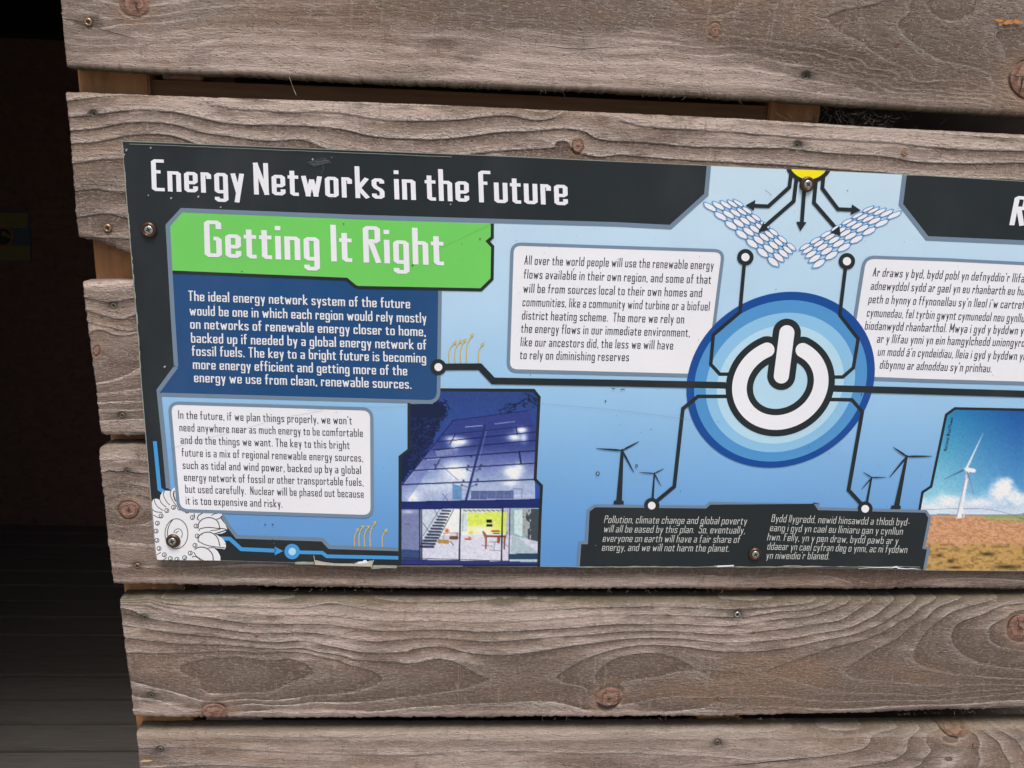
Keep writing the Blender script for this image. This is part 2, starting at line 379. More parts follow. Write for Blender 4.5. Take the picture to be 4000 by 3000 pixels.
# board 6 (bottom)
rings6 = [
 (0, A((250,1150),(1200,1150))+Bz((0,1150),(1200,1150))+Cz((0,1140),(1200,1120))), (1, A((240,1225),(900,1245),(2212,1232))+Bz((700,1230),(1500,1222),(2212,1215))+Cz((0,1208),(700,1195),(1100,1190))),
 (2, A((300,1330),(800,1330),(1300,1362),(2212,1382))+Bz((700,1350),(1300,1372),(1900,1385),(2212,1400))+Cz((300,1430),(700,1402),(950,1360),(1100,1290),(1160,1220))),
 (3, A((400,1475),(1200,1470),(2212,1500))+Bz((1000,1480),(2212,1500))+Cz((900,1475),(1250,1420),(1370,1320),(1410,1240))),
 (4, Cz((1300,1500),(1460,1450),(1540,1350),(1530,1230))), (5, Cz((1600,1500),(1640,1400),(1620,1250))),
 (4, Cz((1850,1500),(1880,1360),(1830,1210))), (3, Cz((2100,1420),(2040,1310),(1920,1210))), (2, Cz((2212,1360),(2150,1270),(2030,1200))), (1, Cz((2212,1220),(2150,1180)))]
plank(top=[(530,2865),(943,2860),(2000,2860),(2800,2854),(3614,2846),(4000,2835),(4300,2828)],
      bot=[(560,3260),(4300,3260)], left=[(530,2865),(538,2932),(545,3000),(570,3270)], rings=rings6,
      knots=[(3733,2832,62,46,0),(3806,2912,10,12,0)],
      tones=[(1600,2875,1600,16,.5),(2600,2870,1200,16,.4),(1500,2960,700,70,.25),(3000,2940,400,60,.3),(700,2990,400,60,-.2),(3600,2960,400,60,-.2),(2300,3000,300,40,-.25)],
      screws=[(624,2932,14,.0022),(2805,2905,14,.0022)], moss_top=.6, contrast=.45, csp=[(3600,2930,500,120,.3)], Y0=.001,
      label='lowest plank in view, pale with a dark knot on its top edge at the right')
# board 4
rings4 = [(1, [(390,1800),(480,1795),(560,1800)]), (2, [(395,1845),(480,1842),(570,1850)]), (3, [(400,1905),(450,1890),(560,1900)]),
 (4, [(410,1960),(450,1940),(520,1930),(600,1960)]), (5, [(450,1995),(500,1952),(560,1990)]), (4, [(420,2040),(500,2055),(600,2030)]), (3, [(425,2110),(520,2120),(640,2120)]), (2, [(435,2200),(800,2215),(1500,2240)]),
 (1, [(440,2262),(900,2262),(1500,2275),(2600,2275)]), (1, Cz((0,160),(500,165),(900,160))), (2, Cz((0,90),(400,80),(800,90),(1000,150),(1150,175),(1350,150),(1600,110),(2212,120))), (3, Cz((900,60),(1050,130),(1200,150),(1350,110),(1500,70))),
 (2, [(1800,2240),(2400,2240)]), (4, Cz((1050,60),(1200,90),(1300,60)))]
plank(top=[(385,1752),(412,1742),(4300,1745)], bot=[(443,2284),(671,2289),(1051,2297),(1600,2303),(2142,2304),(2800,2305),(3343,2304),(4000,2299),(4300,2295)],
      left=[(385,1752),(394,1845),(408,1980),(421,2116),(443,2284)], rings=rings4, knots=[(503,1992,40,34,5)],
      tones=[(480,1980,140,130,-.45),(480,2190,120,40,.2),(2000,2275,2000,20,.4),(470,1780,80,25,.4),(2000,2232,2200,20,-.7),(3450,2260,160,40,-.8)],  # long dark strip paints the panel's shadow along its lower edge
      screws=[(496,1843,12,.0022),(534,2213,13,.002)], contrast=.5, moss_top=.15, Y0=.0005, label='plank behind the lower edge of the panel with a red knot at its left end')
# board 3
rings3 = [(1, zl((140,300),(340,298))), (2, zl((140,345),(250,365),(350,350))), (3, zl((150,400),(250,430),(350,425))), (4, zl((155,450),(230,470),(350,490))), (5, zl((165,500),(220,485),(370,500))),
 (5.4, zl((230,590),(350,560))), (5.7, zl((180,620))), (5, zl((190,715),(300,690),(380,650))), (4, zl((195,760),(300,750),(385,735))), (3, zl((200,800),(390,790))), (2, zl((205,830),(400,828))), (1, zl((210,880),(400,870))), (0, zl((215,930),(400,935))),
 (3, [(1500,1300)]), (3, [(3500,1500)])]
plank(top=[(322,1100),(360,1098),(4300,1100)], bot=[(399,1700),(566,1704),(4300,1700)],
      left=[(322,1100),(334,1212),(346,1302),(358,1392),(372,1501),(384,1618),(392,1690),(399,1702)], rings=rings3,
      knots=[(378,1370,14,20,10)], tones=[(420,1120,120,22,.5),(440,1400,140,60,-.15),(440,1300,140,50,.2),(450,1600,140,30,-.1),(450,1670,140,20,.4)],
      screws=[(440,1195,13,.0022),(474,1625,13,.0022)], contrast=.75, Y0=.001, label='plank crossing behind the middle of the panel')
# board 2
rings2 = [(.45, z1((90,580),(500,560),(900,575))), (0, z1((1500,640),)+z2((0,645),(1000,690),(2212,745))), (1, z1((95,625),(250,600),(480,587),(700,592),(900,612),(1000,640),(1100,668),(1300,680),(1600,690),(1800,700),(1950,728),(2150,745))+z2((300,745),(500,735),(800,715),(1100,692),(1300,702),(1450,740),(1600,780),(1900,800),(2212,820))+z3((300,970),(700,1000),(1300,1032),(2212,1090))),
 (2, z1((100,720),(300,705),(500,680),(680,686),(850,710),(1000,745),(1200,770),(1600,780),(1800,800),(2000,845),(2150,856))+z2((350,860),(600,832),(900,810),(1150,797),(1250,820),(1300,852),(1600,880),(1900,905),(2212,912))+z3((500,1070),(900,1108),(1250,1130),(1400,1160),(2212,1172))),
 (3, z1((110,805),(300,790),(450,760),(600,755),(750,767),(900,810),(1100,840),(1350,870),(1550,862),(1650,900),(1800,940))+z2((300,965),(500,955),(700,932),(1050,912),(1120,870))+z2((1270,960),(1350,968),(1450,955),(1600,968),(2212,1005))+z3((500,1190),(1000,1228),(1400,1262),(2212,1300))),
 (4, z1((120,885),(250,880),(450,840),(600,828),(750,837),(850,870),(1000,930))), (4, z2((600,1040),(1700,1060))),
 (5, [(275,640),(400,622),(470,620)]), (6, [(300,745),(380,738),(460,752)]), (7, [(300,850),(420,835),(480,850)]), (8, [(310,925),(470,930)]), (7, [(2000,900)]), (7, [(3500,900)])]
plank(top=[(254,358),(833,380),(1600,404),(2200,431),(2900,463),(3478,499),(4000,525),(4300,540)],
      bot=[(300,928),(358,937),(417,954),(471,976),(512,987),(600,1000),(4300,1010)],
      left=[(254,358),(271,506),(280,633),(298,868),(309,931)], rings=rings2,
      knots=[(2256,573,24,28,10),(3532,597,12,15,0),(3900,3000,1,1,0)],
      tones=[(600,400,350,40,.25),(1300,430,500,60,.3),(2600,480,500,30,.2),(3300,530,600,30,.45),(3700,560,500,25,.3),(360,800,160,150,-.6),(2550,560,350,45,-.15),(3800,640,400,30,-.15),(700,500,240,60,-.15)],
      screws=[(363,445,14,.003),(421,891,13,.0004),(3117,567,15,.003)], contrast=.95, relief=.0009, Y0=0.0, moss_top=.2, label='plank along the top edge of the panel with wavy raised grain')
# board 1
rings1 = [
 (0, z1((110,392),(900,432),(2100,500))), (1, z1((95,330),(500,340),(1000,325),(1600,345),(2212,400))+z2((0,380),(300,380),(600,400),(1000,450),(1600,470),(2212,500))+z3((0,600),(400,620),(900,690),(1300,740),(2000,790))),
 (2, z1((90,260),(500,270),(1000,255),(1600,265),(2212,300))+z2((0,290),(600,350),(1000,385),(1500,392),(2212,420))+z3((0,490),(500,545),(800,600),(1100,660),(1500,720),(2050,780))),
 (3, z1((85,195),(400,228),(650,235),(900,192),(1200,170),(1600,192),(2212,215))+z2((0,202),(500,212),(900,262),(1100,300),(1700,305),(2212,330))+z3((0,400),(500,455),(800,510),(1150,600),(1450,670),(1900,710),(2100,760))),
 (4, z1((75,120),(250,175),(420,150),(640,140),(800,120),(1200,90),(1700,105),(2212,130))+z2((0,110),(500,150),(900,190),(1300,230),(1800,270),(2212,280))+z3((0,330),(400,350),(700,385),(950,450),(1250,560),(1500,640),(2000,680))),
 (5, z1((70,40),(250,70),(380,110),(680,90),(900,50),(1400,30),(2212,60))+z2((0,25),(400,82),(800,115),(1200,160),(1600,195),(1900,242),(2212,232))+z3((0,250),(400,292),(700,345),(900,400),(1100,490),(1300,590),(1500,625),(1800,645),(2050,710))),
 (6, z3((795,130),(850,95),(950,65),(1100,40),(1200,0))+z3((850,200),(950,260),(1050,312),(1200,422),(1400,522),(1600,575),(1850,600),(2000,650))),
 (7, z3((1300,190),(1330,140),(1390,90),(1410,0))+z3((1350,265),(1450,340),(1600,430),(1850,485),(1980,550),(2060,640))),
 (6, z2((1800,15),(1860,65),(1985,100),(2120,80),(2180,30))), (6.5, z2((1990,10))), (5.4, z2((600,20),(1200,60))+z3((400,150))),
 (8, z3((1505,30),(1560,110),(1680,155),(1800,120),(1850,40))), (8.5, z3((1680,40))), (8, z3((2010,270),(2100,210),(2212,200))+z3((2060,360),(2100,470))), (7.5, z3((1900,300)))]
plank(top=[(230,-190),(4300,-120)], bot=[(260,264),(516,278),(1086,302),(1600,329),(2158,349),(2900,386),(3397,416),(4000,454),(4300,470)],
      left=[(228,-190),(235,0),(260,264)], rings=rings1,
      knots=[(529,14,62,52,0),(2791,118,24,28,0),(3505,169,9,8,0),(4010,312,70,78,0)],
      tones=[(2200,50,900,70,-.75),(3300,120,600,170,-.75),(3850,150,350,200,-.65),(3500,330,260,50,-.2),(900,200,600,90,.35),(1700,250,700,70,.5),(2600,290,600,70,.5),(2350,180,300,30,.3),
             (1720,175,80,30,-.5),(1830,220,60,25,-.5),(1660,270,40,20,-.3),(350,90,50,26,-.75),(500,230,200,30,.3),(3300,380,300,30,.2)],
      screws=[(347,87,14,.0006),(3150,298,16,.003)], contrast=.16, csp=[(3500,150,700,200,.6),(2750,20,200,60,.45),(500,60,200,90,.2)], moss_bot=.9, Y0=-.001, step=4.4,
      label='uppermost plank with a large red knot cut by the top of the photo')

# battens and rail behind the boards
def box(name, x0, x1, y0, y1, z0, z1_, mat, parent, bev=.0015):
    import bmesh
    bm = bmesh.new(); bmesh.ops.create_cube(bm, size=1)
    for v in bm.verts: v.co = Vector(((x0+x1)/2+v.co.x*(x1-x0), (y0+y1)/2+v.co.y*(y1-y0), (z0+z1_)/2+v.co.z*(z1_-z0)))
    if bev: bmesh.ops.bevel(bm, geom=bm.edges[:], offset=bev, segments=2, affect='EDGES')
    me = bpy.data.meshes.new(name); bm.to_mesh(me); bm.free(); me.materials.append(mat)
    o = bpy.data.objects.new(name, me); COL.objects.link(o)
    if parent: put(o, parent)
    return o
xb = lambda px, py, Y: at(px, py, Y)[0]
zb = lambda px, py, Y: at(px, py, Y)[2]
yb_ = .0225
def tilted(name, quad, y0, y1, mat):
    """a post seen between pixels of the wall plane, with its real thickness behind it"""
    f = [at(px, py, y0) for px, py in quad]; b = [(p[0], y1, p[2]) for p in f]
    o = mesh_obj(name, f+b, [(0,1,2,3), (7,6,5,4), (0,4,5,1), (1,5,6,2), (2,6,7,3), (3,7,4,0)], mat); put(o, WALL); return o
# left end post: a straight vertical timber
xl = xb(372, 1000, yb_); xr = xl+.075
box('batten', xb(366,1000,yb_), xb(366,1000,yb_)+.064, yb_, yb_+.045, 0.0, 2.3, BATTEN, WALL)
xm = xb(3005, 440, yb_)
box('batten', xm, xm+.052, yb_+.002, yb_+.047, 0.0, 2.3, BATTEN, WALL)
box('batten', xb(655,295,.05), xb(810,300,.05), .034, .07, zb(700,318,.034), 2.3, simple('pale_batten', (.36,.20,.14), .8, var=.3, scale=90), WALL)
# rail seen through the top gap
rz = zb(1000, 322, .030)
rail = [(520,308),(1600,350),(2400,388),(3000,414),(3000,520),(520,420)]
fr = [at(px, py, .030) for px, py in rail]; bk_ = [(p[0], .068, p[2]) for p in fr]; n_ = len(fr)
put(mesh_obj('rail', fr+bk_, [tuple(range(n_)), tuple(range(2*n_-1, n_-1, -1))]+[(i, i+n_, (i+1) % n_+n_, (i+1) % n_) for i in range(n_)], RAIL), WALL)
r2 = at(2800, 2300, .03)
# inner lining of the shed behind the boards
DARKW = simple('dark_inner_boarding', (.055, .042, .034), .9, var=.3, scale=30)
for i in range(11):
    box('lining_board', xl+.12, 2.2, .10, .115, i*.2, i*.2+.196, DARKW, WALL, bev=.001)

# screws in the boards
BRASS = simple('yellow_zinc', (.42, .27, .15), .38, .85, .35, 700)
STEEL = simple('bright_steel', (.55, .56, .54), .3, .9, .25, 500)
DARKM = simple('dark_recess', (.02, .02, .018), .8)
RUST = simple('dull_steel_head', (.23, .20, .15), .45, .7, .4, 900)
def lathe(prof, n, cx, cz, y0):
    vs, fs = [], []
    for (r, h) in prof:
        for k in range(n): vs.append((cx+r*math.cos(2*PI*k/n), y0-h, cz+r*math.sin(2*PI*k/n)))
    for i in range(len(prof)-1):
        for k in range(n): fs.append((i*n+k, i*n+(k+1) % n, (i+1)*n+(k+1) % n, (i+1)*n+k))
    fs.append(tuple(range((len(prof)-1)*n, len(prof)*n)))
    return vs, fs
def star(n, r1, r2, cx, cz, y, rot=0.):
    vs = []
    for k in range(2*n):
        r = r1 if k % 2 == 0 else r2; a = rot+PI*k/n
        vs.append((cx+r*math.cos(a), y, cz+r*math.sin(a)))
    return vs, [tuple(range(2*n))]
def plank_screw(px, py, rpx, depth, mat, lobes=6):
    x, _, z = at(px, py, 0); r = rpx*.000245; y0 = depth
    vs, fs = lathe([(r, 0), (r*.96, .0006), (r*.72, .0008), (r*.45, .0006), (.42*r, -.0012)], 24, x, z, y0)
    fs = fs[:-1]
    o = mesh_obj('screw', vs, fs, mat, smooth=True); put(o, WALL)
    sv, sf = star(lobes, r*.62, r*.38, x, z, y0-.00072, random.random())
    bk2 = [(a, y0+.001, c) for a, b, c in sv]
    q = mesh_obj('recess', sv, sf, DARKM); q.parent = o
for a in [(347,87,14,-.0012,BRASS),(363,445,12,.0026,RUST),(421,891,15,-.0006,BRASS),(440,1195,12,.0024,RUST),(474,1625,11,.0024,RUST),(496,1843,11,.0022,RUST),
          (534,2213,12,.0018,BRASS),(563,2414,13,.0018,RUST),(589,2719,11,.002,RUST),(624,2932,12,.0028,RUST),(2882,2403,15,.0014,STEEL),(2805,2905,12,.0026,RUST),(3150,298,12,.0026,RUST),(3117,567,12,.003,RUST)]:
    plank_screw(*a)
def check(name, pts, wpx, Y, parent, mat=DARKM):
    """a thin drying crack running along a board"""
    vs, fs = [], []
    for i, (x, y) in enumerate(pts):
        j = min(i+1, len(pts)-1); k = max(i-1, 0); dx, dy = pts[j][0]-pts[k][0], pts[j][1]-pts[k][1]; L = math.hypot(dx, dy)
        w_ = wpx*math.sin(PI*(i+.15)/(len(pts)-.7))*.5+.2; nx_, ny_ = -dy/L*w_, dx/L*w_
        vs += [at(x+nx_, y+ny_, Y), at(x-nx_, y-ny_, Y)]
        if i: fs.append((2*i-2, 2*i-1, 2*i+1, 2*i))
    put(mesh_obj(name, vs, fs, mat), parent)
def jag(a, b, n, amp):
    return [(a[0]+(b[0]-a[0])*i/n+random.uniform(-amp, amp)*.5, a[1]+(b[1]-a[1])*i/n+random.uniform(-amp, amp)) for i in range(n+1)]
check('crack', z1((508,0),(530,22),(520,40),(538,62),(545,82)), 5, -.0030, WALL)
check('crack', jag((398,1841),(492,1843),10,3), 5, -.0012, WALL); check('crack', jag((502,1846),(585,1853),9,2), 4, -.0012, WALL)
check('crack', z3((2120,545),(2160,550),(2205,552),(2195,620),(2175,690)), 5, -.0030, WALL)
check('crack', Cz((2160,385),(2175,420),(2170,450),(2212,480)), 4, -.0018, WALL)
check('crack', [(2330,2742),(2345,2755),(2370,2764),(2400,2758),(2418,2748)], 13, -.0020, WALL)
check('crack', Cz(*[(20+i*70, 1466-i*7+random.uniform(-3, 3)) for i in range(12)]), 3.5, -.0012, WALL)
check('crack', z1((75,115),(140,125),(190,140)), 4, -.0016, WALL); check('crack', z1((280,170),(340,190),(430,215),(520,240)), 3, -.0016, WALL)
check('crack', z2(*[(900+i*60, 272+18*math.sin(i*.35)+i*2+random.uniform(-3, 3)) for i in range(11)]), 3, -.0018, WALL)
RESIN = simple('orange_resin', (.55, .22, .05), .5, var=.4, scale=400); RSTN = simple('rust_run', (.20, .085, .045), .85, var=.3, scale=300); CHIP = simple('fresh_splinter', (.62, .42, .20), .8)
for xa, xb4, yy4, ww4 in [(3885,3925,80,12),(3915,3960,86,16),(3950,3995,82,14),(3900,3915,96,8)]: check('resin_streak', jag((xa, yy4), (xb4, yy4+3), 6, 3), ww4, -.0030, WALL, RESIN)
check('rust_run', jag((1797,2592),(1795,2670),8,1.5), 4, -.0016, WALL, RSTN); check('rust_run', jag((1780,2695),(1790,2752),8,1.5), 3, -.0016, WALL, RSTN)
check('splinter', [(546,2977),(560,2972),(580,2972),(596,2970)], 9, -.0012, WALL, CHIP)
check('crack', [(497,1975),(505,1990),(500,2003)], 4, -.0020, WALL)

# ------------------------------------------------------------------ the information panel
YS = -.0075; LAY = 3.6e-5
PANEL = empty('information_panel', 'printed information panel about energy networks screwed to the timber plank wall', 'sign', at(2200, 1450, YS))
class Art:
    def __init__(s, name, layer, parent=PANEL, label=None):
        s.v, s.f, s.fm, s.m = [], [], [], []; s.name, s.layer, s.parent, s.sub, s.label = name, layer, parent, 0, label
    def _mat(s, m):
        if m not in s.m: s.m.append(m)
        return s.m.index(m)
    def y(s, dl): return YS-(s.layer+dl)*LAY
    def poly(s, pts, m, dl=0):
        b = len(s.v); y = s.y(dl); s.v += [at(px, py, y) for px, py in pts]
        s.f.append(tuple(range(b, b+len(pts)))); s.fm.append(s._mat(m))
    def stroke(s, pts, w, m, dl=0, closed=False, cap=0.0, wid=None):
        pts = [tuple(p) for p in pts]; n = len(pts); L, R_ = [], []
        if cap and not closed:
            def ext(a, b):
                d = math.hypot(a[0]-b[0], a[1]-b[1]) or 1; return (a[0]+(a[0]-b[0])/d*cap, a[1]+(a[1]-b[1])/d*cap)
            pts[0], pts[-1] = ext(pts[0], pts[1]), ext(pts[-1], pts[-2])
        for i in range(n):
            p = pts[i]; a = pts[(i-1) % n] if (closed or i > 0) else None; b = pts[(i+1) % n] if (closed or i < n-1) else None
            def nrm(u, v):
                d = math.hypot(v[0]-u[0], v[1]-u[1]) or 1; return (-(v[1]-u[1])/d, (v[0]-u[0])/d)
            if a is None: nx, ny = nrm(p, b); k = 1
            elif b is None: nx, ny = nrm(a, p); k = 1
            else:
                n1, n2 = nrm(a, p), nrm(p, b); nx, ny = n1[0]+n2[0], n1[1]+n2[1]; d = math.hypot(nx, ny) or 1
                nx, ny = nx/d, ny/d; k = 1/max(.35, nx*n1[0]+ny*n1[1])
            ww = (wid[i] if wid else w)/2*k
            L.append((p[0]+nx*ww, p[1]+ny*ww)); R_.append((p[0]-nx*ww, p[1]-ny*ww))
        b0 = len(s.v); y = s.y(dl); mi = s._mat(m)
        for l, r in zip(L, R_): s.v += [at(*l, y), at(*r, y)]
        for i in range(n if closed else n-1):
            j = (i+1) % n; s.f.append((b0+2*i, b0+2*i+1, b0+2*j+1, b0+2*j)); s.fm.append(mi)
    def disc(s, c, r, m, dl=0, n=40, ry=None):
        s.poly([(c[0]+r*math.cos(2*PI*k/n), c[1]+(ry or r)*math.sin(2*PI*k/n)) for k in range(n)], m, dl)
    def build(s):
        o = mesh_obj(s.name, s.v, s.f, s.m, None, s.fm)
        pp = s.parent
        root = PANEL
        o.parent = pp
        if pp is root: o.matrix_parent_inverse = __import__('mathutils').Matrix.Translation(-Vector(root.location))
        if s.label: o['label'] = s.label
        return o
def rounded(c, rad, n=7):
    out = []; N = len(c)
    for i in range(N):
        p, a, b = c[i], c[i-1], c[(i+1) % N]
        r = rad[i] if isinstance(rad, (list, tuple)) else rad
        if r == 0: out.append(p); continue
        da = math.hypot(a[0]-p[0], a[1]-p[1]); db = math.hypot(b[0]-p[0], b[1]-p[1])
        A_ = (p[0]+(a[0]-p[0])/da*r, p[1]+(a[1]-p[1])/da*r); B_ = (p[0]+(b[0]-p[0])/db*r, p[1]+(b[1]-p[1])/db*r)
        for k in range(n+1):
            t = k/n; u = .5*t*t*0+t
            # quadratic through the corner pulled outwards to approximate a circle
            q = ((1-u)**2*A_[0]+2*u*(1-u)*p[0]+u*u*B_[0], (1-u)**2*A_[1]+2*u*(1-u)*p[1]+u*u*B_[1])
            out.append(q)
    return out

TOPE = [(474.6,549.7),(937,568),(1400,586.5),(1900,606),(2400,629),(2800,647),(3100,660.5),(3400,674),(3600,684),(4000,707),(4250,720)]
BOTE = [(4250,2236),(4000,2231.5),(3614,2228.5),(3200,2219),(2800,2217),(2400,2217),(2104,2214),(1700,2212),(1550,2212),(1300,2204),(1150,2199),(862,2190),(612,2184)]
LEFE = [(606,2170),(580,1850),(552,1513),(533,1250),(503,900)]
OUT = TOPE+BOTE+LEFE
# the board itself: 6 mm composite, pale core at its edges
EDGE = simple('panel_core', (.30, .33, .28), .7, var=.4, scale=120)
fr = [at(px, py, YS) for px, py in OUT]; bkp = [(p[0], -.0022, p[2]) for p in fr]; n_ = len(OUT)
o = mesh_obj('board', fr+bkp, [tuple(range(n_)), tuple(range(2*n_-1, n_-1, -1))]+[(i, (i+1) % n_, (i+1) % n_+n_, i+n_) for i in range(n_)], [EDGE]); put(o, PANEL)
a = Art('background_print', 1); inset = [(x+(2.5 if x < 700 else 0), y+(2.5 if y < 800 else -2)) for x, y in OUT]; a.poly(inset, BG); a.build()

# -------- printed photographs
def picture(name, layer, bounds, conv, inside, paint, step=2.6):
    (x0, y0), (x1, y1) = bounds
    xs = np.arange(x0, x1+step, step); ys = np.arange(y0, y1+step, step); X, Y = np.meshgrid(xs, ys)
    ox, oy, s_ = conv; gx = (X-ox)*s_; gy = (Y-oy)*s_
    img = paint(gx, gy); al = np.where(img/255 <= .04045, img/255/12.92, ((np.clip(img, 0, 255)/255+.055)/1.055)**2.4)
    gr = al.mean(-1, keepdims=True); al = np.clip((al*.93+gr*.07-.006)/KX, .005, .95)
    def pin(poly, x, y):
        c = np.zeros(x.shape, bool); n = len(poly)
        for i in range(n):
            (xa, ya), (xb2, yb2) = poly[i], poly[i-1]
            if ya == yb2: continue
            c ^= ((ya > y) != (yb2 > y)) & (x < (xb2-xa)*(y-ya)/(yb2-ya)+xa)
        return c
    cx, cy = (X[:-1, :-1]+step/2), (Y[:-1, :-1]+step/2); keep = pin(inside, cx, cy)
    idx = np.arange(X.size).reshape(X.shape)
    q = np.stack([idx[:-1, :-1], idx[1:, :-1], idx[1:, 1:], idx[:-1, 1:]], -1)[keep]
    used = np.unique(q); mp = -np.ones(X.size, int); mp[used] = np.arange(len(used)); q = mp[q]
    W = atn(X, Y, YS-layer*LAY).reshape(-1, 3)[used]
    me = bpy.data.meshes.new(name); me.vertices.add(len(W)); me.vertices.foreach_set('co', W.reshape(-1).astype(np.float32))
    me.loops.add(len(q)*4); me.loops.foreach_set('vertex_index', q.reshape(-1).astype(np.int32))
    me.polygons.add(len(q)); me.polygons.foreach_set('loop_start', (np.arange(len(q))*4).astype(np.int32))
    at_ = me.color_attributes.new('paint', 'FLOAT_COLOR', 'POINT')
    c4 = np.concatenate([al.reshape(-1, 3)[used], np.ones((len(used), 1))], 1); at_.data.foreach_set('color', c4.reshape(-1).astype(np.float32))
    me.materials.append(PICTURE); me.update(calc_edges=True); me.validate()
    o = link(bpy.data.objects.new(name, me)); put(o, PANEL); return o
def vnoise(x, y, sx, sy, seed):
    g = np.random.default_rng(seed).random((256, 256)); u = x/sx; v = y/sy; i = np.floor(u).astype(int); j = np.floor(v).astype(int)
    fu = u-i; fv = v-j; fu = fu*fu*(3-2*fu); fv = fv*fv*(3-2*fv)
    return (g[i % 256, j % 256]*(1-fu)+g[(i+1) % 256, j % 256]*fu)*(1-fv)+(g[i % 256, (j+1) % 256]*(1-fu)+g[(i+1) % 256, (j+1) % 256]*fu)*fv
class Can:
    def __init__(s, gx, gy): s.x, s.y = gx, gy; s.c = np.zeros(gx.shape+(3,))
    def blend(s, m, col):
        m = np.clip(m, 0, 1)[..., None]; s.c = s.c*(1-m)+np.array(col, float)*m
    def poly(s, pts, col, al=1.0, jit=0, seed=1):
        x, y = s.x, s.y
        if jit: x = x+(vnoise(x, y, 12, 12, seed)-.5)*jit*2; y = y+(vnoise(x, y, 12, 12, seed+9)-.5)*jit*2
        c = np.zeros(x.shape, bool)
        for i in range(len(pts)):
            (xa, ya), (xb2, yb2) = pts[i], pts[i-1]
            if ya == yb2: continue
            c ^= ((ya > y) != (yb2 > y)) & (x < (xb2-xa)*(y-ya)/(yb2-ya)+xa)
        s.blend(c*al, col)
    def line(s, x0, y0, x1, y1, w, col, al=1.0, w1=None):
        dx, dy = x1-x0, y1-y0; L2 = dx*dx+dy*dy; t = np.clip(((s.x-x0)*dx+(s.y-y0)*dy)/L2, 0, 1)
        d = np.hypot(s.x-x0-t*dx, s.y-y0-t*dy); ww = w+(w1-w)*t if w1 is not None else w
        s.blend(np.clip((ww/2+2.5-d)/5, 0, 1)*al, col)
    def glow(s, cx, cy, rx, ry, col, al): s.blend(al*np.exp(-((s.x-cx)/rx)**2-((s.y-cy)/ry)**2), col)

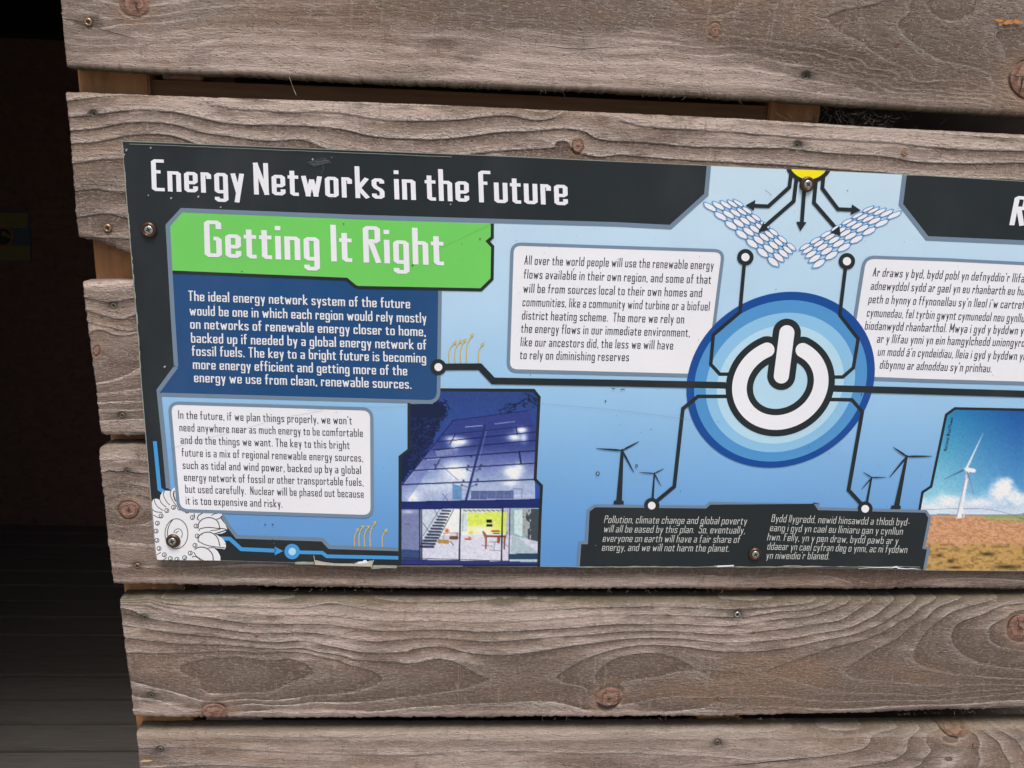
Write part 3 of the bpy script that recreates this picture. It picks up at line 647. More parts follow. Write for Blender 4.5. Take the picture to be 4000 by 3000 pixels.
def paint_house(x, y):
    k = Can(x, y); n = vnoise(x, y, 14, 14, 3); n2 = vnoise(x, y, 40, 40, 4)
    t = np.clip((y-170)/500, 0, 1)[..., None]; k.c = np.array([46, 74, 138.])*(1-t)+np.array([44, 82, 160.])*t
    k.poly([(300,200),(700,250),(775,330),(735,420),(690,500),(640,620),(560,740),(470,860),(370,960),(300,900)], (26,38,72), .95, 26, 5)
    k.blend((n > .55)*(x < 760)*(y < 900)*(x > 430)*(y > 400)*.35*(x+y*.8 < 1180), (46,66,140))
    for (a, b, c, d) in [(1210,340,1300,310),(1240,380,1350,330),(1300,330,1440,240),(1290,290,1400,280),(1440,190,1560,250),(1470,240,1540,300),(1210,440,1230,350),(740,240,790,330),(720,290,770,250)]:
        k.line(a, b, c, d, 10, (20,30,66), .7)
    k.blend(((n > .62)*(np.hypot(x-1480, y-240) < 90)+(n > .6)*(np.hypot(x-1310, y-315) < 60))*.6, (20,30,62))
    # glass front
    fac = [(820,425),(1470,340),(1535,500),(1525,1110),(375,1130),(375,985)]
    k.poly(fac, (52,68,140)); 
    lo = np.clip((y-650)/330, 0, 1); fm = Can(x, y); fm.poly(fac, (1,1,1)); fm = fm.c[..., 0]
    k.blend(fm*np.clip((y-600)/260, 0, 1)*.55, (108,126,180)); k.blend(fm*lo*.8, (176,190,216))
    for (cx, cy, rx, ry, al) in [(870,610,75,35,.85),(800,585,50,25,.5),(830,640,40,50,.5),(1410,508,45,25,.9),(1350,572,60,32,.75),(1430,575,30,40,.6),(830,860,110,90,.75),(900,900,70,60,.5),(1330,865,70,45,.9),(1390,835,40,40,.6),(1350,905,40,30,.8),(460,1090,70,60,.7),(1310,965,60,30,.7),(1240,1075,220,10,.4),(700,1000,200,60,.3)]:
        k.blend(fm*np.clip(al*1.35*np.exp(-((x-cx)/rx)**2-((y-cy)/ry)**2), 0, 1), (230,240,252))
    k.line(925,482,1070,470,7,(170,185,225),.8); k.line(1180,455,1350,435,7,(150,165,215),.8)
    k.poly([(665,690),(800,672),(810,715),(680,735)], (135,150,180), .8); k.line(600,765,700,755,8,(200,215,240),.8); k.line(520,860,650,858,7,(200,210,235),.7)
    k.line(690,790,860,940,6,(90,100,150),.6); k.poly([(375,985),(620,755),(670,760),(520,985),(420,1125),(375,1125)], (105,120,180), .45)
    for (a, b, c, d, w_) in [(690,610,1530,525,9),(720,552,1500,470,6),(650,680,1530,597,9),(570,757,1525,687,10),(480,858,1522,795,10),(380,980,1520,935,11),(820,425,375,985,8),(820,425,1470,340,6)]:
        k.line(a, b, c, d, w_, (26,34,84), .95)
    k.line(1095,470,930,1112,20,(40,52,112),.95); k.line(1105,520,950,1100,6,(125,145,200),.7)
    for (a, b) in [(835,548),(705,760)]: k.line(a, b, a-45, b+85, 9, (22,28,70), .9)
    k.line(1362,480,1372,545,10,(22,28,70),.9); k.line(1390,697,1405,795,14,(22,28,70),.9)
    for (a, b) in [(950,818),(1060,812),(940,848),(1050,843),(908,945),(1030,938),(893,985),(1020,980),(660,808),(975,735)]: k.glow(a, b, 9, 9, (18,24,60), .9)
    for (a, b, c, d) in [(940,848,975,865),(1050,843,1010,865),(893,985,940,1000),(1020,980,975,1000)]: k.line(a, b, c, d, 5, (30,40,90), .8)
    k.poly([(815,970),(895,1000),(890,1115),(815,1105)], (80,140,180), .8); k.poly([(975,1035),(1340,1030),(1340,1100),(970,1108)], (72,88,140), .8)
    for q in range(5): k.line(1050+q*70, 1030, 1045+q*70, 1100, 4, (150,165,205), .7)
    k.line(900,1030,975,1025,4,(120,130,160),.8); k.line(1340,1015,1415,1018,5,(90,100,140),.9); k.line(1415,1018,1410,1090,5,(90,100,140),.9)
    k.line(730,1060,770,1115,6,(70,90,150),.9); k.line(765,1065,735,1110,6,(110,130,180),.9)
    k.poly([(300,1128),(1590,1103),(1590,1182),(300,1196)], (30,48,112)); k.line(370,1130,1565,1106,5,(22,32,84),.9)
    # ground floor room
    k.poly([(300,1196),(1590,1182),(1590,1700),(300,1700)], (168,176,200))
    k.poly([(300,1196),(528,1194),(528,1640),(300,1640)], (122,134,170)); k.glow(430,1215,60,15,(200,210,225),.7); k.line(400,1322,445,1322,8,(70,80,110),.7)
    k.poly([(548,1194),(878,1190),(875,1640),(548,1640)], (190,200,214)); k.poly([(760,1200),(878,1195),(875,1400),(700,1420)], (222,232,228))
    k.poly([(890,1190),(1245,1188),(1240,1640),(880,1640)], (205,212,205)); k.poly([(945,1222),(1282,1218),(1278,1412),(940,1408)], (205,222,92))
    k.glow(1060,1375,110,38,(240,246,236),.95); k.glow(925,1385,50,50,(235,242,235),.8); k.glow(970,1395,20,14,(215,205,60),.9)
    k.poly([(1105,1280),(1160,1280),(1160,1308),(1105,1308)], (28,30,34)); k.poly([(1105,1318),(1160,1318),(1160,1342),(1105,1342)], (40,48,60)); k.poly([(1150,1280),(1180,1280),(1180,1345),(1160,1345)], (215,225,140), .7)
    for q in range(9): k.line(910+q*40, 1200, 935+q*40, 1208, 12, (70,84,100), .6)
    k.poly([(895,1230),(940,1230),(938,1380),(892,1390)], (190,205,205), .9); k.line(905,1235,900,1380,6,(120,135,140),.6)
    k.poly([(1318,1185),(1590,1185),(1590,1700),(1305,1700)], (150,172,182)); k.poly([(1345,1200),(1415,1195),(1415,1430),(1345,1400)], (190,212,214))
    k.poly([(1415,1188),(1600,1185),(1600,1500),(1500,1490),(1430,1400)], (70,80,88)); k.blend(((vnoise(x, y, 16, 28, 12) > .52)*(x > 1418)*(x < 1490)*(y > 1190)*(y < 1400+(x-1420)*.8))*.8, (176,184,182))
    k.poly([(560,1500),(880,1420),(1240,1400),(1590,1480),(1590,1640),(560,1640)], (202,204,222), .85); k.poly([(1330,1400),(1590,1600),(1590,1640),(1310,1640)], (158,180,188), .8)
    # stairs
    for q in range(13):
        u = q/12; cx = 760-u*170; cy = 1205+u*310; hw = 34+u*22
        k.line(cx-hw, cy, cx+hw, cy+3, 15+u*6, (44,54,84), .92); k.line(cx-hw*.6, cy+13+u*3, cx+hw*.8, cy+15+u*3, 5, (200,212,220), .5)
    k.line(820,1200,690,1450,7,(60,72,100),.8); k.line(700,1198,560,1420,6,(70,84,120),.8); k.line(660,1195,700,1290,7,(80,92,120),.7); k.line(555,1310,620,1400,7,(80,92,120),.7)
    # furniture
    for (a, b, c, d, w_, col_) in [(735,1400,860,1396,7,(170,120,90)),(742,1400,735,1450,5,(150,100,80)),(845,1400,845,1450,5,(150,100,80)),(800,1440,850,1440,30,(110,62,48)),(795,1470,820,1500,7,(90,60,55)),(700,1470,770,1475,34,(170,140,60)),(925,1450,970,1452,16,(190,90,60)),(955,1435,968,1435,8,(180,70,50)),
            (1110,1425,1270,1428,16,(120,60,40)),(1105,1430,1100,1530,15,(150,62,36)),(1265,1430,1260,1535,13,(120,58,44)),(1215,1430,1210,1475,26,(150,70,40)),(1155,1382,1215,1382,16,(165,60,50)),(1165,1400,1215,1402,10,(90,70,50)),(1075,1385,1095,1445,7,(130,84,70)),(1285,1388,1270,1445,7,(110,90,90)),(1080,1390,1100,1420,20,(150,96,80)),
            (1135,1475,1200,1475,6,(110,104,110)),(1070,1505,1160,1512,5,(110,114,130)),(1135,1545,1245,1552,5,(110,114,130)),(1180,1480,1170,1545,5,(110,114,130)),(1240,1470,1290,1515,5,(110,114,130)),(860,1400,850,1440,6,(90,70,70))]:
        k.line(a, b, c, d, w_, col_, .9)
    k.glow(765,1378,18,16,(210,60,40),.95); k.line(1115,1405,1160,1405,12,(220,226,232),.8)
    # frames and threshold
    for (a, b, c, d, w_) in [(530,1192,532,1640,13),(545,1192,548,1640,9),(882,1190,872,1645,13),(1245,1185,1236,1645,13),(1310,1183,1300,1655,8)]: k.line(a, b, c, d, w_, (24,32,62), .95)
    k.poly([(300,1535),(525,1545),(525,1640),(300,1640)], (46,70,120), .85); k.poly([(1300,1578),(1600,1572),(1600,1625),(1300,1625)], (28,60,92), .9)
    k.poly([(300,1622),(900,1635),(1600,1650),(1600,1720),(300,1720)], (40,52,118), .95); k.line(370,1612,1300,1640,5,(20,28,60),.9); k.blend((y > 1665)*.7, (30,36,70))
    k.c = 255*(np.clip(k.c, 0, 255)/255)**1.06; k.c = np.where(k.c > 150, k.c*1.05, k.c)
    return k.c*(0.94+.12*n[..., None])

def paint_turbine(x, y):
    k = Can(x, y); n = vnoise(x, y, 10, 10, 21); n2 = vnoise(x, y, 60, 34, 22); n3 = vnoise(x, y, 24, 8, 23)
    u = np.clip((x-1500)/650, 0, 1)[..., None]; v = np.clip((y-110)/780, 0, 1)[..., None]
    top = np.array([26, 134, 184.])*(1-u)+np.array([14, 84, 160.])*u; bot = np.array([140, 204, 226.])*(1-u)+np.array([84, 158, 212.])*u
    k.c = top*(1-v)+bot*v
    cl = np.clip((y-820+70*(n2-.5))/130, 0, 1); k.blend(cl*.85, (222,232,242))
    for (cx, cy, rx, ry, al) in [(2030,790,85,75,1),(2060,740,50,40,.9),(1985,830,80,60,.9),(2110,850,70,60,.8),(1560,900,90,50,.8),(1820,920,110,45,.7),(2200,880,90,50,.8),(1420,960,90,40,.6)]:
        k.blend(al*np.clip(1.5*np.exp(-((x-cx)/rx)**2-((y-cy)/ry)**2)*(1+.7*(vnoise(x, y, 22, 20, 41)-.5))-.12, 0, 1), (236,238,246))
    k.blend(np.clip((y-930)/80, 0, 1)*.5, (200,214,234)); k.glow(1950,960,300,24,(170,190,220),.5)
    k.poly([(1200,1020),(1500,1012),(1900,1018),(2500,1008),(2500,1045),(1200,1045)], (120,142,160), .9); k.poly([(1400,1030),(2500,1030),(2500,1700),(1300,1700)], (200,148,106))
    k.poly([(1860,1028),(2020,1020),(2500,1030),(2500,1085),(2212,1080),(1880,1064)], (142,160,100), .9)
    g = np.clip((y-1035)/20, 0, 1); k.blend(g*(n3 > .55)*.35*(y < 1300), (232,186,150)); k.blend(g*np.clip((.42-n3)*4, 0, 1)*.5*(y < 1300), (176,112,74)); k.blend((y > 1045)*(n > .72)*(y < 1300)*.35, (120,86,56))
    k.blend(np.clip((y-1250-60*(n2-.5))/60, 0, 1)*.9, (186,148,82)); k.blend((y > 1270)*np.clip((vnoise(x, y, 34, 18, 31)-.55)*5, 0, 1)*.6, (120,98,50)); k.blend((y > 1290)*(n > .7)*.5, (196,160,100))
    for (cx, cy, rx, ry) in [(1580,1420,30,18),(2070,1470,110,18),(1890,1360,50,14),(1620,1475,60,12),(1480,1370,30,12)]: k.glow(cx, cy, rx, ry, (44,42,26), .85)
    for q in range(30):
        xa = 1340+q*32; f_ = lambda t: 975-2*math.sin((t-1340)/400*1.6)*4+(max(0, t-1800)/400)**2*75
        k.line(xa, f_(xa), xa+32, f_(xa+32), 3, (70,90,120), .75)
    k.line(2110,1025,2300,990,3,(60,80,110),.7)
    k.poly([(1712,650),(1738,650),(1672,1052),(1624,1052)], (228,230,236)); k.line(1708,690,1630,1040,8,(120,130,160),.8); k.poly([(1690,990),(1702,990),(1695,1050),(1684,1050)], (225,215,235),.9)
    k.line(1722,605,1858,318,20,(214,228,236),1,2); k.line(1700,628,1520,713,15,(64,92,132),1,3); k.line(1720,660,1775,840,24,(100,120,160),1,3); k.line(1712,650,1760,800,8,(220,226,236),.8,2)
    k.poly([(1700,612),(1770,618),(1798,632),(1790,652),(1740,650),(1705,640)], (240,240,244)); k.glow(1705,625,14,12,(225,230,238),1)
    return k.c*(0.95+.1*n[..., None])

zh = Z(1400, 1450, 2.212); zt = Z(3000, 1550, 2.212)
HF = zh((640,160),(1515,165),(1562,225),(1530,935),(1582,990),(1572,1300),(1560,1690))+zh((360,1682),(360,740),(437,680),(440,285),(640,285))
HF[6] = (2106,2212); HF[7] = (1562,2210)
picture('house_photo_print', 3, ((1558,1518),(2118,2214)), (1400,1450,2.212), HF, paint_house)['label'] = 'printed photo of a glass fronted house lit up at dusk'
a = Art('photo_border', 5); a.stroke(zh((640,160),(1515,165),(1562,225),(1527,935),(1582,990),(1568,1300))+[(2104,2214)], 12, DARK)
a.stroke(zh((437,200),(437,680),(360,740),(360,1300))+[(1562,2210)], 12, DARK); a.build()
TF = zt((2770,140),(1615,102),(1540,155),(1410,775),(1335,825),(1310,1100),(1310,1480))+[(3614,2227),(4000,2230),(4250,2234)]
picture('turbine_photo_print', 3, ((3590,1592),(4240,2234)), (3000,1550,2.212), TF, paint_turbine)['label'] = 'printed photo of a white wind turbine on brown moorland'
a = Art('photo_border', 5); a.stroke(zt((2770,140),(2212,112),(1615,100),(1540,155),(1410,775),(1335,825),(1308,985)), 10, DARK); a.build()

# -------- dark frame and title band
zg = Z(560, 1900, 5.185); z4 = Z(400, 500, 2.212); z14 = Z(1400, 500, 2.212); z26 = Z(2600, 600, 2.212); z2b = Z(2600, 1100, 2.212); z5 = Z(500, 1500, 2.212); z30 = Z(3000, 600, 2.212); z18 = Z(1800, 900, 2.212); z22 = Z(2200, 1550, 2.212); z7 = Z(700, 1050, 2.011); z33 = Z(3300, 950, 3.016)
SL = [(2769.5,645.5),(2759,761),(2619,887),(2400,876),(1900,862),(1400,847.5),(1050,834),(710,821),(655,881),(666,1070),(676,1250),(688,1432),(620,1525),(640,1720),(657,1907)]
SB = [(862,2005),(893,2056),(925,2097),(1259.5,2108),(1286.6,2137.5),(1556,2146)]
a = Art('title_band', 7, label='charcoal title band that runs down the left side of the panel')
tb = [(x+(2.5 if x < 480 else 0), y+2.5) for x, y in TOPE[:5]]+[(2769.5,648)]
a.poly(tb+SL[1:]+[(740,1980)]+SB+[(1556,2210),(1300,2202),(1150,2197),(862,2188),(615,2182),(609,2170),(583,1850),(555,1513),(536,1250),(506,900)], DARK)
a.stroke(SL, 17, SLATE, 1); a.stroke(SB, 14, SLATE, 1)
a.stroke(z5((232,495),(272,908),(330,945)), 15, CYAN, 1)
a.stroke(z5((800,1335),(880,1337),(978,1427),(1275,1440)), 15, CYAN, 2); a.poly(z5((1268,1405),(1342,1443),(1268,1480)), CYAN, 2)
a.stroke([(1160,2157),(1258,2159),(1277,2173),(1556,2179)], 14, CYAN, 1); a.disc((1141,2154.5), 30, CYAN, 2); a.disc((1141.5,2154.5), 14.5, PALE, 3)
a.build()
a = Art('title_band', 7, label='charcoal title band cut off at the right edge of the photo')
RB = zt((0,0))*0+Z(3000,600,2.212)((1180,185),(1148,440),(1375,732),(2212,768))+[(4250,958)]
a.poly([(3533.5,684),(3600,686),(4000,709.5),(4248,723)]+RB[::-1], DARK); a.stroke(RB, 17, SLATE, 1); a.build()

# -------- navy and green blocks
a = Art('navy_block', 9)
nv = [(672,1062),(1353.9,1090),(1387.8,1120),(1719,1131),(1716,1400),(1714,1525)]
rc = rounded([(1719,1131),(1712.5,1571),(629,1541)], [0,42,0])
a.poly([(674,1063),(1353.9,1091),(1387.8,1120.5)]+rc+[(621,1523),(688,1431),(680,1250)], NAVY); a.stroke(rc, 14, SLATE, 1)
a.stroke([(688,1432),(620,1525)], 17, SLATE, 1); a.stroke([(655,881),(666,1070),(676,1250),(688,1432)], 17, SLATE, 1)
a.build()
a = Art('green_block', 12)
gs = z4((606,1245),(2110,1307),(2185,1370))+z14((0,1378),(1060,1398),(1155,1305),(1160,1025),(1117,978),(1157,945),(1157,826))
a.poly(z4((690,730))+z14((0,790),(1157,828))+gs[::-1]+z4((585,850)), GREEN); a.stroke(gs, 12.5, DARK, 1); a.build()

# -------- white text boxes
def text_box(corners, rad, layer, label, w=13):
    a = Art('text_box', layer, label=label); r = rounded(corners, rad); a.poly(r, WHITE); a.stroke(r, w, BORD, 1, closed=True); return a.build()
zz = z5((357,164),(2106,217),(2110,1147),(437,1093))
BX1 = text_box(zz, 38, 15, 'white text box at the lower left of the panel')
BX2 = text_box([(2001,953),(2826,980),(2764,1468),(1985,1448)], 36, 15, 'white text box left of the power symbol')
BX3 = text_box([(3378,1004),(3700,1015),(4000,1030),(4248,1044),(4248,1507),(4000,1497),(3600,1486),(3304,1474)], [40,0,0,0,0,0,0,40], 15, 'white text box right of the power symbol')

# -------- flower wheel drawing (drawn before box 1, lower layer)
a = Art('flower_drawing', 11, label='white line drawing of a petalled wheel in the bottom left corner')
fl = zg((172,330),(200,262),(260,246),(335,272),(345,180),(390,108),(440,85),(545,90),(585,55),(640,18),(760,300),(1000,500),(1500,520),(1590,550),(1592,590),(1560,640),(1600,700),(1660,770),(1700,870),(1670,920),(1600,950),(1520,975),(1480,975),(1600,1050),(1665,1140),(1675,1220),(1640,1282),(1480,1262),(1440,1250),(1510,1320),(1560,1420),(1562,1502),(285,1488),(255,1350),(225,1000),(200,640))
a.poly(fl, OFFW)
def sk(pts, wz=13, dl=1): a.stroke(zg(*pts), wz/5.185*1.12, DARK, dl)
def bez(p, n=12):
    out = []
    for i in range(len(p)-1):
        p0 = p[max(i-1, 0)]; p1 = p[i]; p2 = p[i+1]; p3 = p[min(i+2, len(p)-1)]
        for k in range(n//3 if i < len(p)-2 else n//3+1):
            t = k/(n//3); out.append(tuple(.5*((2*p1[c])+(-p0[c]+p2[c])*t+(2*p0[c]-5*p1[c]+4*p2[c]-p3[c])*t*t+(-p0[c]+3*p1[c]-3*p2[c]+p3[c])*t**3) for c in (0, 1)))
    return out
for pts, wz in [([(222,260),(240,340),(300,420),(405,490)],13),([(335,270),(370,345),(465,420)],13),([(430,90),(405,160),(430,240),(480,320),(535,380)],13),([(570,60),(545,130),(560,220),(610,310),(680,410)],13),
    ([(625,90),(612,180),(655,300)],22),([(180,470),(260,515),(380,525)],14),([(200,580),(290,625),(350,640)],13),([(1200,540),(1120,590),(1095,650),(1130,690)],17),([(1380,590),(1440,555),(1500,545)],14),
    ([(1590,600),(1540,650),(1480,665)],16),([(1110,860),(1120,750),(1200,665),(1320,630),(1430,655),(1510,720),(1550,850)],17),([(1125,905),(1160,855),(1330,830),(1500,850),(1610,855),(1690,875)],16),([(1350,900),(1500,880),(1570,860)],14),
    ([(1440,960),(1540,930),(1690,885)],20),([(1110,1110),(1120,1020),(1200,950),(1320,925),(1430,965),(1510,1060),(1550,1215)],17),([(1110,1110),(1250,1180),(1400,1215),(1560,1235),(1650,1240)],15),([(1470,980),(1560,960)],14),
    ([(1035,1280),(1120,1235),(1230,1235),(1330,1290),(1400,1380),(1415,1500)],17),([(1300,1250),(1400,1240),(1480,1255)],14),([(1020,1330),(1080,1420),(1210,1500)],15),([(990,1415),(1080,1430),(1160,1500)],13),
    ([(270,1385),(355,1335)],14),([(400,1495),(475,1440)],13),([(1025,540),(1040,620)],13),([(1480,1262),(1640,1270)],14),([(615,950),(640,890),(690,860),(750,875),(790,950),(770,1040)],13),([(660,960),(680,920),(720,908)],12),
    ([(600,670),(530,770),(490,900),(490,1000)],15)]:
    a.stroke(zg(*bez(pts)), wz/5.185*1.1, DARK, 1)
a.stroke([(560+(670+232*math.cos(t))/5.185, 1900+(950+305*math.sin(t)+10)/5.185) for t in np.linspace(0, 2*PI, 33)[:-1]], 3.0, DARK, 1, closed=True)
for i, (bx_, by_) in enumerate([(475,490),(610,425),(735,440),(885,500),(993,630),(1065,803),(1090,1005),(1045,1195),(950,1350),(835,1445),(680,1478),(548,1460),(425,1385),(318,1258),(275,1093),(258,905),(285,745),(360,598)]):
    rr_ = 42; a.stroke([(560+(bx_+rr_*math.cos(t))/5.185, 1900+(by_+rr_*math.sin(t))/5.185) for t in np.linspace(0, 2*PI, 13)[:-1]], 2.7, DARK, 1, closed=True)
    sk([(bx_+8, by_-25), (bx_+14, by_+10), (bx_-10, by_+30)], 12, 2)
a.build()

# -------- circuit lines, rings and power symbol
a = Art('circuit_line', 20, label='thick dark line joining the text block to the power symbol')
a.stroke([(1712,1433.5),(1800,1432.5),(1874.6,1432.5),(1926.6,1487.7),(2400,1496),(2800,1504.5),(2835,1505.5)], 26, DARK); a.stroke([(3255,1517.5),(3600,1527),(4000,1539),(4248,1547)], 26, DARK)
a.disc((1712.4,1434), 31, DARK, 1); a.disc((1712.4,1434), 15.5, WHITE, 2); a.build()
CP = np.array([(182,925),(1808,800),(1080,88),(925,1607),(190,1055),(1715,1120),(640,205)], float)/2.212+[2600, 1100]
# conic through the measured outline of the ring
m0 = CP.mean(0); q = (CP-m0)/400; AA = np.stack([q[:, 0]**2, q[:, 0]*q[:, 1], q[:, 1]**2, q[:, 0], q[:, 1]], 1); co = np.linalg.lstsq(AA, np.ones(len(q)), rcond=None)[0]
Qm = np.array([[co[0], co[1]/2], [co[1]/2, co[2]]]); cen = -.5*np.linalg.solve(Qm, co[3:]); kq = 1+cen@Qm@cen; ev, Ev = np.linalg.eigh(Qm/kq); Mh = Ev@np.diag(1/np.sqrt(ev))@Ev.T*400; cen = cen*400+m0
cen2 = np.array([2600+991/2.212, 1100+888/2.212])
def ell(r, t, c=None): v = Mh@np.array([math.cos(t), math.sin(t)])*r; c = cen if c is None else c; return (c[0]+v[0], c[1]+v[1])
a = Art('ring_print', 18, label='four blue rings behind the power symbol')
for i, (r, m, off) in enumerate([(1, R1, 0), (.918, R2, .25), (.793, R3, .6), (.675, R4, 1.0)]):
    c = cen*(1-off)+cen2*off; a.poly([ell(r, 2*PI*k/96, c) for k in range(96)], m, i*.5)
a.build()
a = Art('circuit_line', 20)
a.stroke([(2600+682/2.212,600+930/2.212),(2600+643/2.212,600+1370/2.212)]+z2b((645,262),(412,460),(390,715),(468,800),(560,800))[1:], 14, DARK, 0); c0 = z26((690,895))[0]; a.disc(c0, 32, DARK, 1); a.disc(c0, 16, WHITE, 2)
a.build(); a = Art('circuit_line', 20); a.stroke(z26((1557,970))+z2b((1505,290),(1664,495),(1622,745),(1530,825),(1440,825)), 14, DARK, 0); c0 = z26((1567,930))[0]; a.disc(c0, 32, DARK, 1); a.disc(c0, 16, WHITE, 2)
a.build(); a = Art('circuit_line', 20); a.stroke(z2b((560,992),(280,992),(150,1097))+z22((960,775),(780,925)), 14.5, DARK, 0); c0 = z22((765,940))[0]; a.disc(c0, 30, DARK, 5); a.disc(c0, 15, WHITE, 6)
a.build(); a = Art('circuit_line', 20); a.stroke(z2b((1400,1018),(1610,1022),(1700,1125))+zt((697,805),(830,950)), 14.5, DARK, 0); c0 = zt((840,968))[0]; a.disc(c0, 29, DARK, 5); a.disc(c0, 15, WHITE, 6)
a.build()
a = Art('power_symbol', 27, label='white power button symbol outlined in black')
Mi = np.linalg.inv(Mh)
def ang(zx, zy): v = Mi@(np.array([2600+zx/2.212, 1100+zy/2.212])-cen2); return math.atan2(v[1], v[0])
t1 = ang(1195, 580); t0 = ang(870, 570)+2*PI
if t1 > t0: t1 -= 2*PI
ts_ = np.linspace(t1, t0, 70); arc = [ell(.4345, t, cen2) for t in ts_]
a.stroke(arc, 107, DARK, 0); a.disc(arc[0], 53.5, DARK, 0.2); a.disc(arc[-1], 53.5, DARK, 0.4)
s0, s1 = z2b((1048,442),(1000,815)); a.stroke([s0, s1], 110, DARK, .6); a.disc(s0, 55, DARK, .8); a.disc(s1, 55, DARK, 1.0)
a.stroke(arc, 57, WHITE, 1.4); a.disc(arc[0], 28.5, WHITE, 1.6); a.disc(arc[-1], 28.5, WHITE, 1.8)
a.stroke([s0, s1], 59, WHITE, 2.0); a.disc(s0, 29.5, WHITE, 2.2); a.disc(s1, 29.5, WHITE, 2.4); a.build()

# -------- bottom black box, turbines
a = Art('caption_block', 22, label='black caption block at the foot of the panel')
bb = z22((132,1470),(145,1262),(202,1262),(217,985),(272,943),(1230,953),(1268,920),(2190,925))+zt((410,925),(440,968),(1365,990),(1398,1045),(1347,1303),(1387,1310),(1352,1495))
a.poly([(2259,2214)]+bb+[(3611,2226),(3200,2217),(2800,2215),(2400,2215)], DARK); a.stroke([(2259,2214)]+bb[1:-1]+[(3611,2226)], 10.5, SLATE, 1); a.build()
def turbine(tower, base, hub, tips, w, conv):
    a = Art('turbine_silhouette', 24); a.poly(conv(*tower), DARK)
    if base: a.poly(conv(*base), DARK, .5)
    for i, t in enumerate(tips):
        dx, dy = t[0]-hub[0], t[1]-hub[1]; p = [(hub[0]+dx*u, hub[1]+dy*u) for u in (0, .25, .7, 1)]
        a.stroke(conv(*p), 0, DARK, 1+i*.4, wid=[w*.5, w, w*.7, w*.25])
    c = conv(hub)[0]; a.disc(c, w*.75, DARK, 3, 12); a.build()
turbine([(498,470),(522,470),(508,900),(458,900)], [(440,896),(522,898),(524,930),(432,930)], (510,463), [(285,447),(657,386),(611,653)], 7.5, z22)
turbine([(783,665),(794,665),(782,890),(762,890)], None, (788,662), [(657,654),(874,619),(846,771)], 4.6, z22)
turbine([(1187,525),(1207,525),(1135,945),(1090,945)], [(1070,938),(1148,942),(1145,972),(1060,970)], (1200,515), [(1081,434),(1419,513),(1051,696)], 7.5, zt)
turbine([(888,700),(902,700),(865,915),(845,915)], None, (896,697), [(824,651),(1024,696),(809,801)], 4.6, zt)

# -------- sun with arrows
a = Art('sun_symbol', 16, label='half yellow sun with five dark arrows at the top edge of the panel')
def arcpoly(r, cut, zc=(1238,47)):
    P = []
    for k in range(49):
        t = PI*k/48; x, y = zc[0]+r*math.cos(t), zc[1]+r*math.sin(t)*.98
        if y > cut(x): P.append((x, y))
    xl_, xr_ = P[-1][0], P[0][0]
    return z26(*(P+[(xl_-2, cut(xl_)), (xr_+2, cut(xr_))]))
cut = lambda x: 133+(x-1050)*.045
a.poly(arcpoly(214, cut), DARK, 0)
for pts in [[(1085,170),(1070,290),(888,455),(765,450)],[(1130,225),(1108,410),(865,622)],[(1203,250),(1178,595)],[(1300,225),(1282,425),(1462,632)],[(1365,190),(1355,300),(1490,480),(1612,485)]]: a.stroke(z26(*pts), 15, DARK, 1)
for h_ in [[(690,448),(777,399),(763,493)],[(801,682),(843,593),(894,657)],[(1165,670),(1129,588),(1219,592)],[(1511,709),(1425,683),(1504,623)],[(1687,490),(1611,438),(1599,530)]]: a.poly(z26(*h_), DARK, 2)
a.poly(arcpoly(178, cut), YELL, 3); a.build()
# honeycomb collectors
def comb_panel(A_, B_, C_, D_, us_, flip, label):
    a = Art('honeycomb_print', 13, label=label); A_, B_, C_, D_ = map(np.array, (A_, B_, C_, D_))
    for i in range(7):
        for j, u in enumerate(us_):
            v = i/6; c = (A_*(1-u)+B_*u)*(1-v)+(C_*(1-u)+D_*u)*v
            e1 = ((C_-A_)*(1-u)+(D_-B_)*u)/6*.5; du = (us_[min(j+1, 4)]-us_[max(j-1, 0)])/(2 if 0 < j < 4 else 1)
            e2 = ((B_-A_)*(1-v)+(D_-C_)*v)*du*.5
            ha = e1*1.0-e2*.0; hb = e2
            pts = [c+ha*.98+hb*.25*s for s in (-1, 1)]+[c+ha*.3+hb*1.0, c-ha*.3+hb*1.0]+[c-ha*.98+hb*.25, c-ha*.98-hb*.25]+[c-ha*.3-hb*1.0, c+ha*.3-hb*1.0]
            # cells lean along the diagonal
            lean = e1*.28
            pts = [tuple(p+lean*np.sign(np.dot(p-c, e1))*.35) for p in pts]
            pp = z26(*[tuple(p) for p in pts]); cc_ = np.mean(pp, 0); a.poly([tuple(cc_+(np.array(t)-cc_)*.80) for t in pp], WHITE, 0); a.stroke(pp, 3.0, HEXL, 1, closed=True)
    a.build()
comb_panel((385,462), (628,427), (930,935), (1085,805), [0,.3,.56,.8,1], 1, 'honeycomb outline left of the arrows')
comb_panel((1975,532), (1750,480), (1325,950), (1205,805), [0,.3,.56,.8,1], 1, 'honeycomb outline right of the arrows')
